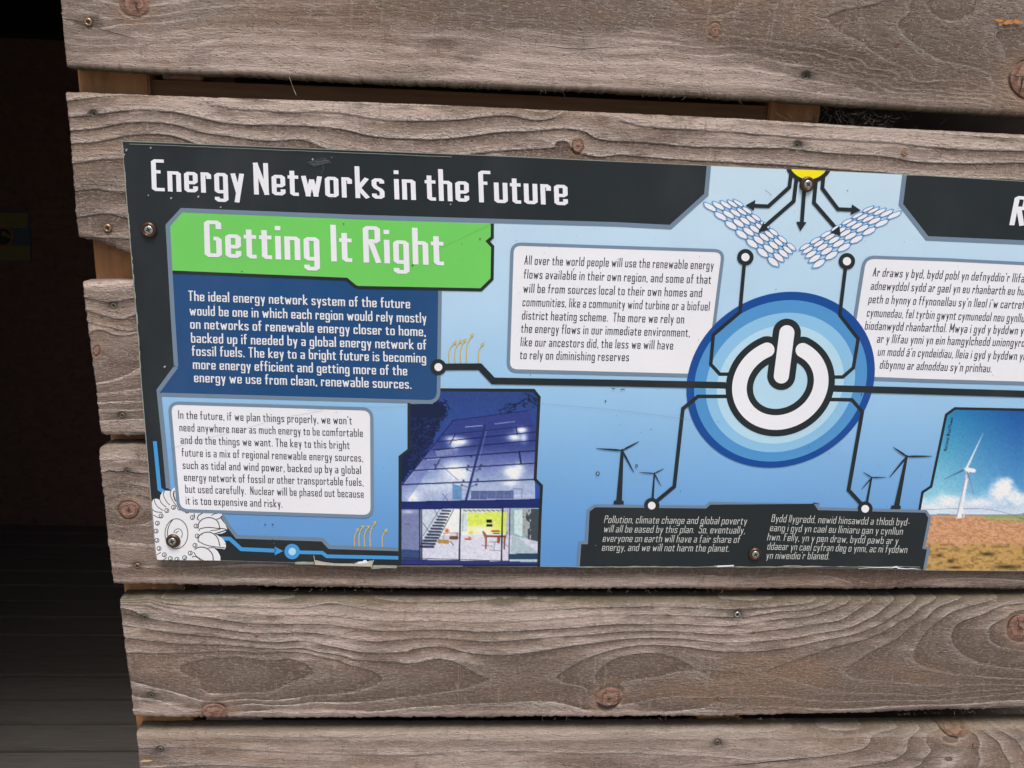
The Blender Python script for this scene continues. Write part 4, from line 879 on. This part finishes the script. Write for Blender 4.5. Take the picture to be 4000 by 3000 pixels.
# gold heat arrows
zv = Z(0, 0, 1/1.80832)
g1 = [((970,783),(985,738)),((983,783),(997,735)),((995,783),(1006,733)),((1008,783),(1022,722)),((1034,783),(1045,741))]
for (b_, t_) in [(zv(p)[0], zv(q2)[0]) for p, q2 in []]+[((p[0]*1.80832, p[1]*1.80832), (q2[0]*1.80832, q2[1]*1.80832)) for p, q2 in g1]+[(z5(p)[0], z5(q2)[0]) for p, q2 in [((1958,1402),(1990,1252)),((1998,1404),(2036,1225)),((2044,1406),(2086,1226)),((2094,1408),(2142,1190))]]+[(zh((207,1518))[0], zh((246,1368))[0])]:
    h_ = b_[1]-t_[1]; dx = t_[0]-b_[0]; cpts = bez([(b_[0], b_[1]), (b_[0]-1, b_[1]-h_*.45), (b_[0]+dx*.28, b_[1]-h_*.75), (t_[0]-3, t_[1]+5)])
    a = Art('heat_arrow', 17); a.stroke(cpts, 4.0, GOLD, 0); a.poly([(t_[0]+3, t_[1]-4), (t_[0]-11, t_[1]+1), (t_[0]-1, t_[1]+12)], GOLD, 1); a.build()

# -------- lettering: a squarish condensed stroke alphabet
G = {'a':(.40,[[(0,1),(1,1),(1,0)],[(1,.52),(0,.52),(0,0),(1,0)]]),'b':(.40,[[(0,2),(0,0),(1,0),(1,1),(0,1)]]),'c':(.37,[[(1,.7),(1,1),(0,1),(0,0),(1,0),(1,.3)]]),
 'd':(.40,[[(1,2),(1,0),(0,0),(0,1),(1,1)]]),'e':(.40,[[(0,.47),(1,.47),(1,1),(0,1),(0,0),(1,0),(1,.26)]]),'f':(.29,[[(1,2),(.3,2),(.3,0)],[(-.1,1),(.95,1)]]),
 'g':(.40,[[(1,0),(0,0),(0,1),(1,1),(1,-1),(0,-1),(0,-.62)]]),'h':(.40,[[(0,2),(0,0)],[(0,1),(1,1),(1,0)]]),'i':(0,[[(0,1),(0,0)],[(0,1.72),(0,1.76)]]),
 'j':(.2,[[(1,1),(1,-1),(0,-1)],[(1,1.72),(1,1.76)]]),'k':(.40,[[(0,2),(0,0)],[(.95,1),(.12,.5)],[(.12,.5),(1,0)]]),'l':(0,[[(0,2),(0,0)]]),
 'm':(.64,[[(0,1),(0,0)],[(0,1),(1,1),(1,0)],[(.5,1),(.5,0)]]),'n':(.40,[[(0,1),(0,0)],[(0,1),(1,1),(1,0)]]),'o':(.40,[[(0,0),(0,1),(1,1),(1,0),(0,0)]]),
 'p':(.40,[[(0,-1),(0,1),(1,1),(1,0),(0,0)]]),'q':(.40,[[(1,-1),(1,1),(0,1),(0,0),(1,0)]]),'r':(.31,[[(0,1),(0,0)],[(0,1),(1,1),(1,.72)]]),
 's':(.37,[[(1,.8),(1,1),(0,1),(0,.62),(1,.38),(1,0),(0,0),(0,.2)]]),'t':(.30,[[(.28,1.55),(.28,0),(1,0)],[(-.1,1),(1,1)]]),'u':(.40,[[(0,1),(0,0),(1,0),(1,1)]]),
 'v':(.38,[[(-.02,1),(.5,0)],[(.5,0),(1.02,1)]]),'w':(.60,[[(0,1),(.25,0)],[(.25,0),(.5,.9)],[(.5,.9),(.75,0)],[(.75,0),(1,1)]]),'x':(.37,[[(0,1),(1,0)],[(1,1),(0,0)]]),
 'y':(.38,[[(0,1),(.55,0)],[(1.02,1),(.4,-1)]]),'z':(.36,[[(0,1),(1,1),(0,0),(1,0)]]),
 'A':(.44,[[(0,0),(.5,2)],[(.5,2),(1,0)],[(.2,.55),(.8,.55)]]),'B':(.42,[[(0,0),(0,2),(.9,2),(.9,1.05),(0,1.05)],[(.9,1.05),(1,.9),(1,0),(0,0)]]),'E':(.38,[[(1,2),(0,2),(0,0),(1,0)],[(0,1.05),(.85,1.05)]]),
 'F':(.36,[[(1,2),(0,2),(0,0)],[(0,1.05),(.88,1.05)]]),'G':(.44,[[(1,1.5),(1,2),(0,2),(0,0),(1,0),(1,.85),(.55,.85)]]),'I':(0,[[(0,2),(0,0)]]),'M':(.58,[[(0,0),(0,2)],[(0,2),(.5,.4)],[(.5,.4),(1,2)],[(1,2),(1,0)]]),
 'N':(.44,[[(0,0),(0,2)],[(0,2),(1,0)],[(1,0),(1,2)]]),'P':(.42,[[(0,0),(0,2),(1,2),(1,.9),(0,.9)]]),'R':(.44,[[(0,0),(0,2),(1,2),(1,1),(.3,1)],[(.4,1),(1,0)]]),'S':(.42,[[(1,1.6),(1,2),(0,2),(0,1.15),(1,.9),(1,0),(0,0),(0,.4)]]),
 'T':(.42,[[(0,2),(1,2)],[(.5,2),(.5,0)]]),'W':(.66,[[(0,2),(.25,0)],[(.25,0),(.5,1.9)],[(.5,1.9),(.75,0)],[(.75,0),(1,2)]]),
 '.':(0,[[(0,0),(0,.03)]]),',':(0,[[(0,.03),(-.001,-.28)]]),"'":(0,[[(0,2),(-.001,1.7)]]),'-':(.24,[[(0,.5),(1,.5)]]),
 'â':(.40,[[(0,1),(1,1),(1,0)],[(1,.52),(0,.52),(0,0),(1,0)],[(.15,1.5),(.5,1.8)],[(.5,1.8),(.85,1.5)]])}
def text(parent, s, p0, p1, cap, wt, up, mat, layer, extra='', name='lettering', X=.64, D=.27, gap=None, rnd=.5):
    gap = gap if gap is not None else .075+(.06 if wt < .13 else 0)
    pen = 0; items = []; total = None; ends = []
    full = s+extra
    for i, ch in enumerate(full):
        if i == len(s): total = pen-gap
        if ch == ' ': pen += .20+(.05 if wt < .13 else 0); continue
        W_, st = G[ch]; gw = W_-wt if W_ else 0; gw = max(gw, 0) if W_ else 0
        for q, sk_ in enumerate(st):
            pts = []
            for (gx_, gy_) in sk_:
                hw = wt/2; hv = wt*(.72 if wt > .13 else .86)/2
                lv = [(-1, -D+hv), (0, hv), (1, X-hv), (2, 1-hv)]
                for (l0, h0), (l1, h1) in zip(lv, lv[1:]):
                    if gy_ <= l1 or l1 == 2: hh = h0+(h1-h0)*(gy_-l0)/(l1-l0); break
                pts.append((pen+hw+gx_*gw, hh))
            items.append((pts, q)); ends.append((sk_[0][1], sk_[-1][1], ch in ".,'" or (ch in 'ij' and q == 1)))
        pen += gw+wt+gap
    if total is None: total = pen-gap
    dx, dy = (p1[0]-p0[0])/total, (p1[1]-p0[1])/total
    a = Art(name, layer, parent)
    vy = (up[0]*cap, up[1]*cap)
    wx, wy = wt, wt*(.72 if wt > .13 else .86); mi = a._mat(mat)
    for si, (pts, q) in enumerate(items):
        lv_int = [abs(g-round(g)) < 1e-6 or ends[si][2] for g in ends[si][:2]]
        P0 = [(u/wx, v/wy) for u, v in pts]; closed = len(P0) > 3 and P0[0] == P0[-1]
        if closed: P0 = P0[:-1]
        n = len(P0); P = []
        for i2, p in enumerate(P0):
            if closed or 0 < i2 < n-1:
                o1, o2 = P0[i2-1], P0[(i2+1) % n]; d1 = math.hypot(o1[0]-p[0], o1[1]-p[1]); d2 = math.hypot(o2[0]-p[0], o2[1]-p[1])
                if min(d1, d2) < .75: P.append(p)
                else:
                    for o_, d in ((o1, d1), (o2, d2)): P.append((p[0]+(o_[0]-p[0])*.36/d, p[1]+(o_[1]-p[1])*.36/d))
            else: P.append(p)
        n = len(P); Ls, Rs = [], []
        def unit(u, v):
            d = math.hypot(v[0]-u[0], v[1]-u[1]) or 1; return ((v[0]-u[0])/d, (v[1]-u[1])/d)
        if not closed:
            a0, a1 = unit(P[1], P[0]), unit(P[-2], P[-1])
            if lv_int[0]: P[0] = (P[0][0]+a0[0]*.5, P[0][1]+a0[1]*.5)
            if lv_int[1]: P[-1] = (P[-1][0]+a1[0]*.5, P[-1][1]+a1[1]*.5)
        for i2, p in enumerate(P):
            ua = unit(P[i2-1], p) if (closed or i2 > 0) else None; ub_ = unit(p, P[(i2+1) % n]) if (closed or i2 < n-1) else None
            ns = [(-t[1], t[0]) for t in (ua, ub_) if t]; nx, ny = sum(t[0] for t in ns), sum(t[1] for t in ns); d = math.hypot(nx, ny) or 1
            nx, ny = nx/d, ny/d; k = .5/max(.4, nx*ns[0][0]+ny*ns[0][1]); Ls.append((p[0]+nx*k, p[1]+ny*k)); Rs.append((p[0]-nx*k, p[1]-ny*k))
        b0 = len(a.v)
        for i2, (l, r) in enumerate(zip(Ls, Rs)):
            y = a.y(q*.8+i2*.15)
            for (u, v) in (l, r): u *= wx; v *= wy; a.v.append(at(p0[0]+u*dx+v*vy[0], p0[1]+u*dy+v*vy[1], y))
        for i2 in range(n if closed else n-1):
            j2 = (i2+1) % n; a.f.append((b0+2*i2, b0+2*i2+1, b0+2*j2+1, b0+2*j2)); a.fm.append(mi)
    return a.build()
def vert(px):            # direction of the wall's verticals at a pixel column
    return (-(.079-(px-550)*8.5e-5), -1.0)
def block(parent, z, lines, cap, wt, mat, layer, ital=0.0, **kw):
    for l in lines:
        p0, p1 = z(l[1], l[2]); u = vert((p0[0]+p1[0])/2)
        text(parent, l[0], p0, p1, cap, wt, (u[0]+ital, -1), mat, layer, extra=l[3] if len(l) > 3 else '', name='text_line', **kw)
text(PANEL, 'Energy Networks in the Future', (593.5,745.5), (2219,802), 124, .142, (-.035,-1), WHITE, 17, name='title_lettering', gap=.09)['label'] = 'white heading Energy Networks in the Future'
text(PANEL, 'Getting It Right', (800,1003), (1734.5,1036.6), 143, .142, (-.03,-1), WHITE, 17, name='title_lettering', gap=.09)['label'] = 'white heading Getting It Right on green'
text(PANEL, 'R', (3942.5,879), (3999,882), 114, .155, (.20,-1), WHITE, 17, name='title_lettering', rnd=.3)
NB = None
block(PANEL, z7, [('The ideal energy network system of the future',(72,251),(1815,312)),('would be one in which each region would rely mostly',(82,365),(1942,425)),('on networks of renewable energy closer to home,',(87,470),(1937,530)),
 ('backed up if needed by a global energy network of',(93,580),(1942,635)),('fossil fuels. The key to a bright future is becoming',(100,682),(1940,738)),('more energy efficient and getting more of the',(108,787),(1792,838)),('energy we use from clean, renewable sources.',(117,890),(1825,943))], 40, .122, OFFW, 17, gap=.10)
block(BX1, z5, [("In the future, if we plan things properly, we won't",(435,300),(1935,350)),('need anywhere near as much energy to be comfortable',(445,408),(2030,458)),('and do the things we want. The key to this bright',(455,515),(1915,563)),
 ('future is a mix of regional renewable energy sources,',(465,625),(2032,672)),('such as tidal and wind power, backed up by a global',(473,733),(2015,778)),('energy network of fossil or other transportable fuels,',(485,838),(2035,882)),
 ('but used carefully.  Nuclear will be phased out because',(495,940),(2037,984)),('it is too expensive and risky.',(500,1040),(1335,1068))], 32.5, .115, TXT, 17)
block(BX2, z18, [('All over the world people will use the renewable energy',(548,295),(2182,338)),('flows available in their own region, and some of that',(543,415),(2160,462)),('will be from sources local to their own homes and',(538,537),(2082,577)),
 ('communities, like a community wind turbine or a biofuel',(532,655),(2148,694)),('district heating scheme.  The more we rely on',(527,770),(1928,804)),('the energy flows in our immediate environment,',(520,883),(1978,920)),
 ('like our ancestors did, the less we will have',(515,1000),(1833,1030)),('to rely on diminishing reserves',(510,1112),(1452,1131))], 36, .115, TXT, 17)
block(BX3, z33, [("Ar draws y byd, bydd pobl yn defnyddio'r llifa",(325,390),(2111,463),'u'),('adnewyddol sydd ar gael yn eu rhanbarth eu hu',(302,548),(2111,615),'n'),("peth o hynny o ffynonellau sy'n lleol i'w cartref",(275,705),(2111,775),'i'),
 ('cymunedau, fel tyrbin gwynt cymunedol neu gynllu',(255,865),(2111,933),'n'),('biodanwydd rhanbarthol. Mwya i gyd y byddwn y',(232,1018),(2100,1078),'n'),('ar y llifau ynni yn ein hamgylchedd uniongyrc',(375,1172),(2111,1222),'hol'),
 ("un modd â'n cyndeidiau, lleia i gyd y byddwn y",(385,1325),(2088,1378),'n'),("dibynnu ar adnoddau sy'n prinhau.",(408,1478),(1727,1523))], 34.5, .115, TXT, 17)
block(PANEL, z22, [('Pollution, climate change and global poverty',(352,1090),(1582,1103)),('will all be eased by this plan.  So, eventually,',(348,1170),(1567,1182)),('everyone on earth will have a fair share of',(340,1252),(1522,1262)),('energy, and we will not harm the planet.',(333,1330),(1433,1338))], 29, .078, PALET, 25, ital=.11, gap=.16)
block(PANEL, zt, [('Bydd llygredd, newid hinsawdd a thlodi byd-',(28,1080),(1220,1113)),('eang i gyd yn cael eu lliniaru gan y cynllun',(15,1160),(1160,1192)),('hwn. Felly, yn y pen draw, bydd pawb ar y',(-8,1240),(1120,1274)),('ddaear yn cael cyfran deg o ynni, ac ni fyddwn',(-8,1320),(1198,1350)),("yn niweidio'r blaned.",(-18,1400),(526,1405))], 29, .078, PALET, 25, ital=.05, gap=.16)
text(PANEL, 'National Wind Power', zt((1545,468))[0], zt((1603,180))[0], 13.5, .11, (-1,-.16), DARK, 6, name='text_line')

# -------- fixings of the panel: countersunk screws in dark cup washers
CUP = simple('bronzed_cup', (.10, .065, .045), .36, .75, .5, 300)
def fixing(px, py, rot, head, off=(1.5, 2)):
    x, _, z = at(px, py, YS); y0 = YS-20*LAY; R0 = .0074
    vs, fs = lathe([(R0, 0), (R0*.98, .0012), (R0*.86, .0023), (R0*.68, .0026), (R0*.55, .0018), (R0*.5, .0009)], 32, x, z, y0)
    o = mesh_obj('cup_washer', vs, fs, CUP, smooth=True); put(o, PANEL)
    hx, hz = x+off[0]*.00025, z-off[1]*.00025*0
    vs, fs = lathe([(R0*.57, .0012), (R0*.55, .0021), (R0*.45, .0025), (R0*.3, .0026), (R0*.02, .0026)], 28, hx, hz, y0)
    s_ = mesh_obj('screw_head', vs, fs, head, smooth=True); s_.parent = o
    sv, sf = [], []
    for q in range(2):
        t = rot+q*PI/2; c_, n_2 = math.cos(t), math.sin(t); L_, w_ = R0*.36, R0*.075; b = len(sv)
        for u, v in ((-L_, -w_*.5), (-L_*.3, -w_*1.7), (L_*.3, -w_*1.7), (L_, -w_*.5), (L_, w_*.5), (L_*.3, w_*1.7), (-L_*.3, w_*1.7), (-L_, w_*.5)): sv.append((hx+u*c_-v*n_2, y0-.00265-q*.00002, hz+u*n_2+v*c_))
        sf.append(tuple(range(b, b+8)))
    r_ = mesh_obj('cross_recess', sv, sf, simple('recess_grey', (.05, .055, .06), .5, .5)); r_.parent = s_
fixing(583, 898, .35, STEEL); fixing(3151, 720, .9, STEEL); fixing(677.7, 2111, .2, STEEL, (-2, 0)); fixing(2947, 2162, .5, STEEL)

# -------- wear of the panel: torn laminate, grime, specks
FOIL = simple('torn_foil', (.62, .62, .60), .35, .5, .3, 300); CORE = simple('exposed_core', (.52, .49, .40), .8, var=.25, scale=200)
a = Art('torn_edge', 30, label='torn lifted laminate on the bottom edge')
zf = Z(1150, 2150, 5.53)
core = zf((440,215),(600,255),(800,285),(1000,295),(1300,285),(1550,265),(1600,230),(1690,215),(1665,350),(1300,338),(900,330),(440,310))
a.poly(core, CORE); a.stroke(zf((455,215),(620,255),(860,285),(1040,290),(1280,285),(1370,260)), 3.0, FOIL, 1)
a.poly(zf((1240,288),(1370,245),(1480,235),(1490,212),(1545,205),(1590,262),(1480,280),(1330,292)), WHITE, 1); a.stroke(zf((1712,205),(1690,270),(1665,330),(1665,390)), 3, FOIL, 2); a.stroke(zf((415,110),(430,170),(438,250)), 3, FOIL, 1)
a.poly(zf((20,250),(200,240),(420,250),(420,300),(200,305),(10,300)), EDGE, .5); a.poly(zf((1690,320),(1900,315),(2212,325),(2212,385),(1950,380),(1680,405)), EDGE, .5)
a.stroke(zf((60,270),(180,262),(300,285),(390,290)), 2.5, FOIL, 1); a.stroke(zf((1700,340),(1800,350),(1900,345),(2100,372)), 2.5, FOIL, 1)
for (xa, xb3, yy, w_) in [(2790,2866,2211,6),(2400,2700,2214,2.5),(3060,3130,2210,2.5),(3130,3210,2212,3)]: a.stroke([(xa, yy+1), (xb3*.5+xa*.5, yy), (xb3, yy+1)], w_, EDGE if w_ > 5.5 else FOIL, 2)
a.stroke(z22((1330,1466),(1400,1462),(1475,1458)), 5, WHITE, 3)
jg = [(1540,1484),(1640,1476),(1760,1476),(1830,1478),(1870,1468),(1885,1480),(1960,1486),(2000,1484),(2080,1490)]
a.stroke(zt(*[(x-760, y) for x, y in jg])*1, 0, WHITE, 3, wid=[1,2,2.5,3,6,5,2.5,3,1])
jl = [(2250+i*28, 2214+random.uniform(-1.2, 1.2)) for i in range(49)]; a.stroke(jl, 0, EDGE, 2.5, wid=[random.uniform(1, 4.5) for _ in jl])
a.build()
a = Art('edge_scuff', 30)
for i in range(60):
    t = random.random()**1.5; y = 552+t*900; x = np.interp(y, [549, 900, 1250, 1513, 1850, 2170], [476, 505, 535, 554, 582, 608]); L_ = random.uniform(6, 30)
    a.stroke([(x+random.uniform(0, 3), y), (x+random.uniform(0, 3)+L_*.08, y+L_)], random.uniform(1.2, 3.4), EDGE, i*.01)
for i in range(5): a.disc((482+random.uniform(-3, 14), 556+random.uniform(0, 50)), random.uniform(1.5, 4), EDGE, 1+i*.02, 7)
a.stroke([(505+i*60, 562+i*2.42+random.uniform(-.8, .8)) for i in range(22)], 1.8, EDGE, 1.5)
a.stroke([(480, 552), (700, 560), (930, 569.5), (1400, 588), (1900, 607.5)], 2.0, EDGE, 1.8)
a.build()['kind'] = 'stuff'
GRIME = simple('grime', (.035, .03, .022), .9); DUST = simple('pale_dust', (.42, .43, .40), .9, var=.3)
a = Art('dirt_speck', 31)
def speck(x, y, r, m, dl=0):
    n = 7; a.poly([(x+r*random.uniform(.5, 1.2)*math.cos(2*PI*k/n), y+r*random.uniform(.5, 1.2)*math.sin(2*PI*k/n)) for k in range(n)], m, dl)
for (x, y, r) in z5((1183,1218),(1250,1215),(890,580)) and [(1035,2050,3.5),(1065,2049,4),(1342,875,3.5),(945,1061,2.8),(1875,933,4),(1612,1036,4),(3311,745,3),(2072,1465,2.5),(2365,1567,4.5),(2659,1918,2.2),(2543,1677,2.4),(3031,1130,2.5),(3365,1540,3.5),(2733,1003,1.6),(2070,1577,2)]: speck(x, y, r, GRIME)
for _ in range(150): speck(random.uniform(640, 4000), random.uniform(730, 2190), random.uniform(.8, 1.9), GRIME, .5)
for _ in range(70): speck(random.uniform(500, 2600), random.uniform(600, 2190), random.uniform(.8, 2.2), DUST, .7)
for (x, y, r) in [(668,773,5),(775,768,5),(862,809,4),(579,763,3),(589,577,4),(1222,622,4),(644,1432,5),(1760,798,4)]: speck(x, y, r, DUST, 1)
# two small blisters with a ring of dirt
for (x, y, r) in [(2335,1850,6.5),(2487,1819,4)]:
    a.stroke([(x+r*math.cos(t), y+r*1.1*math.sin(t)) for t in np.linspace(0, 2*PI, 12)[:-1]], 2.6, GRIME, 1.2, closed=True); speck(x, y, r*.5, DUST, 1.4)
for pts in [[(2390,1516),(2398,1519),(2403,1518)],[(2424,1523),(2432,1520),(2441,1521)],[(2240,1053),(2243,1048)]]: a.stroke(pts, 3, GRIME, 1)
a.build()['kind'] = 'stuff'
a = Art('scratch', 32)
SCR = simple('faint_scratch', (.12, .13, .13), .7, var=.5, scale=700)
for q in range(9): a.stroke(z4(*[(1770+q*7+t*170+random.uniform(-5, 5), 300+q*4-t*45+random.uniform(-7, 7)) for t in (0, .3, .6, .9)]), random.uniform(.7, 1.6), SCR, q*.1)
a.stroke(z4((1900,310),(1912,350),(1890,400)), 1.2, SCR, 1)
a.build(); a = Art('scratch', 32); a.stroke([(2105,1575),(2300,1592),(2500,1612),(2700,1640)], 0.7, BORD, .9); a.build(); a = Art('scratch', 32); a.stroke([(1200,1603),(1380,1592),(1590,1588)], 0.7, BORD, 1.1); a.build(); a = Art('scratch', 32); a.stroke([(640,1762),(760,1722),(900,1690),(1100,1632),(1260,1605)], 0.7, BORD, 1.3)
a.build(); a = Art('scratch', 32); a.stroke(z26((860,315),(900,345),(915,365)), 1.4, GRIME, 1); a.build()

# ------------------------------------------------------------------ dark room seen through the opening at the left
YW = 2.245
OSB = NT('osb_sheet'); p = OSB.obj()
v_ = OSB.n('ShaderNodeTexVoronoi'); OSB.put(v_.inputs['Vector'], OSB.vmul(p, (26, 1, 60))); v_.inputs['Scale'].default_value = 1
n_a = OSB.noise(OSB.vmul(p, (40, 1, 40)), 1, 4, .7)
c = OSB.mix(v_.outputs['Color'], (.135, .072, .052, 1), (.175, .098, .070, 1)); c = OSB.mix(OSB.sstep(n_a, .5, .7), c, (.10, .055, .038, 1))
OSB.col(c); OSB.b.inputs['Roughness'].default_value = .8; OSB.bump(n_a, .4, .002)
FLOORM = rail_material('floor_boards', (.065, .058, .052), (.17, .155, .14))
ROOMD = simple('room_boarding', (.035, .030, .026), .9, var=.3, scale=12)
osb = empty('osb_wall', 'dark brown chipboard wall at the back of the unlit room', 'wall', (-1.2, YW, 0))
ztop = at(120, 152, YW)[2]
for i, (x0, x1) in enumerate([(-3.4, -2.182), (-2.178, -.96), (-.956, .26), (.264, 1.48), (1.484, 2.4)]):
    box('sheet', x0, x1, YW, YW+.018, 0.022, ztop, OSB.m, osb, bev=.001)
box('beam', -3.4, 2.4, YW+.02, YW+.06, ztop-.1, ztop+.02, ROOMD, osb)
fb = empty('floor', '', '', (0, 0, 0)); del fb['label']; del fb['category']; fb['kind'] = 'structure'
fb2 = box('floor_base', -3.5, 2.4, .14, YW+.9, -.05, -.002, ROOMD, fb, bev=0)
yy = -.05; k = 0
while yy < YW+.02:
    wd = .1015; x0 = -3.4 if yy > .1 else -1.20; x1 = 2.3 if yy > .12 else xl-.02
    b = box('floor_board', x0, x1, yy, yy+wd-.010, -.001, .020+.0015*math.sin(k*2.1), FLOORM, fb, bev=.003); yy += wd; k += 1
def room_side(name, label, x0, x1, y0, y1, z0, z1_):
    e = box(name, x0, x1, y0, y1, z0, z1_, ROOMD, None, bev=0); e['label'] = label; e['category'] = 'wall'; return e
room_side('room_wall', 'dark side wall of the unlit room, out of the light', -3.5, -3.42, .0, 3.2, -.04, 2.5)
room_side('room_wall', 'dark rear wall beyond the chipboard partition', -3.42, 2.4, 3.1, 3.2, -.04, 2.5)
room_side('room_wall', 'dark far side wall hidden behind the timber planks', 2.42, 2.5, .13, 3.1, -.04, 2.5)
room_side('room_wall', 'unseen front wall left of the opening, placed to keep the room dark', -3.42, -1.20, .02, .1, -.04, 2.5)  # out of view, narrows the opening so less light gets in
room_side('shading_header', 'unseen header added over the opening to cut light into the room', -1.20, xl-.015, .02, .1, 2.02, 2.5)  # added out of view, lowers the opening to darken the room
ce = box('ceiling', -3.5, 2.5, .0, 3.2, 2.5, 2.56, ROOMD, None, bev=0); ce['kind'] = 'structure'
# upper wall above the boards so no sky falls in behind
for i in range(6):
    q0 = at(0, 0, 0)
zt0 = at(300, -195, 0)[2]; nb = 0
while zt0 < 2.45:
    o = box('plank', xl-.012, 2.2, -.001, .02, zt0+.018, min(zt0+.145, 2.46), simple('upper_plank', (.26,.21,.18), .85, var=.3, scale=20) if nb == 0 else o.data.materials[0], WALL, bev=.003); zt0 += .14; nb += 1
zt0 = at(300, 3262, 0)[2]-.010
while zt0 > .1:
    o = box('plank', xl+.0, 2.2, .0, .021, max(zt0-.125, .03), zt0-.008, o.data.materials[0], WALL, bev=.003); zt0 -= .135
gm = NT('gravel_ground'); p = gm.obj(); g1_ = gm.noise(p, 60, 5, .7); g2_ = gm.noise(p, 3, 3)
gm.col(gm.mix(g1_, (.13, .12, .105, 1), (.30, .28, .25, 1))); gm.b.inputs['Roughness'].default_value = .95; gm.bump(g1_, .6, .01)
g = mesh_obj('ground', [(-60,-120,-.06),(60,-120,-.06),(60,60,-.06),(-60,60,-.06)], [(0,1,2,3)], gm.m); g['kind'] = 'structure'

# safety notice on the chipboard wall
nz_ = empty('safety_notice', 'small dim safety notice with two yellow text fields on the chipboard wall', 'notice', at(40, 920, YW))
YN = YW-.006
def flat(name, pts, m, lay, parent):
    f_ = [at(px, py, YN-lay*.0006) for px, py in pts]; b_ = [(q[0], YN+.005-lay*.0006, q[2]) for q in f_]; n = len(f_)
    o = mesh_obj(name, f_+b_, [tuple(range(n))]+[(i, (i+1) % n, (i+1) % n+n, i+n) for i in range(n)], m); put(o, parent); return o
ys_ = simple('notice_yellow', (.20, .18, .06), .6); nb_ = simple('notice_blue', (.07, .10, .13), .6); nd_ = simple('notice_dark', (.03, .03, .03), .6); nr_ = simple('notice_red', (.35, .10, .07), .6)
q = Z(0, 780, 5.53)
flat('backing', q((-420,230),(640,230),(665,1320),(-420,1300)), nb_, 0, nz_)
flat('text_field', rounded(q((-400,285),(590,288),(590,615),(-400,600)), 4), ys_, 1, nz_); flat('text_field', rounded(q((-400,990),(640,1000),(645,1310),(-400,1290)), 4), ys_, 1, nz_)
cxn, cyn = q((70,800))[0]
flat('warning_disc', [(cxn+40*math.cos(t), cyn+41*math.sin(t)) for t in np.linspace(0, 2*PI, 25)[:-1]], nr_, 2, nz_); flat('warning_disc', [(cxn+31*math.cos(t), cyn+32*math.sin(t)) for t in np.linspace(0, 2*PI, 25)[:-1]], nd_, 3, nz_)
flat('pictogram', q((30,690),(90,680),(150,740),(235,790),(225,840),(120,800),(30,780)), ys_, 4, nz_)

# ------------------------------------------------------------------ cobwebs and stray fibres
WEB = simple('cobweb', (.36, .34, .31), .9)
def threads(name, label, cat, segs, r0=.00012, kind=None):
    vs, fs = [], []
    for (p0, p1, y0, y1, sag) in segs:
        n = 6; b = len(vs)
        for i in range(n+1):
            t = i/n; c = at(p0[0]+(p1[0]-p0[0])*t+random.uniform(-3, 3)*sag, p0[1]+(p1[1]-p0[1])*t+sag*14*math.sin(PI*t)+random.uniform(-2, 2)*sag, y0+(y1-y0)*t)
            for k in range(3): vs.append((c[0]+r0*math.cos(k*2.1+i), c[1]+r0*math.sin(k*2.1), c[2]+r0*math.sin(k*2.1+i)))
        for i in range(n):
            for k in range(3): fs.append((b+i*3+k, b+i*3+(k+1) % 3, b+(i+1)*3+(k+1) % 3, b+(i+1)*3+k))
    o = mesh_obj(name, vs, fs, WEB)
    if kind: o['kind'] = kind
    o['label'] = label; o['category'] = cat; return o
segs = []
for _ in range(110):
    x = random.gauss(3330, 120); y = 400+(x-2900)*.055+random.uniform(8, 75); segs.append(((x, y), (x+random.uniform(-60, 60), y+random.uniform(-35, 40)), random.uniform(.0, .02), random.uniform(.0, .02), random.uniform(.2, 1)))
threads('cobweb', 'tangled grey cobweb in the top gap between the two upper planks at the right', 'cobweb', segs, .00005, 'stuff')
threads('wood_fibre', 'pale splinter of fibre hanging across the top gap', 'fibre', [(z1((1470,475))[0], z1((1512,585))[0], -.004, -.006, .3)], .00022)
segs = []
for (xr0, xr1, yf, ln) in [(1700,2900,lambda x: 325+(x-1600)*.047,22),(600,1600,lambda x: 2290+(x-500)*.012,16),(2100,2900,lambda x: 2304,14),(2100,3100,lambda x: 2803,12),(3500,4000,lambda x: 2785-(x-3500)*.03,14)]:
    for _ in range(22):
        x = random.uniform(xr0, xr1); y = yf(x); segs.append(((x, y), (x+random.uniform(-14, 14), y+random.uniform(.3, 1)*ln), .0, random.uniform(-.002, .004), .25))
threads('wood_fibre', 'fine hairy fibres along the sawn lower edges of the planks', 'fibre', segs, .00007, 'stuff')
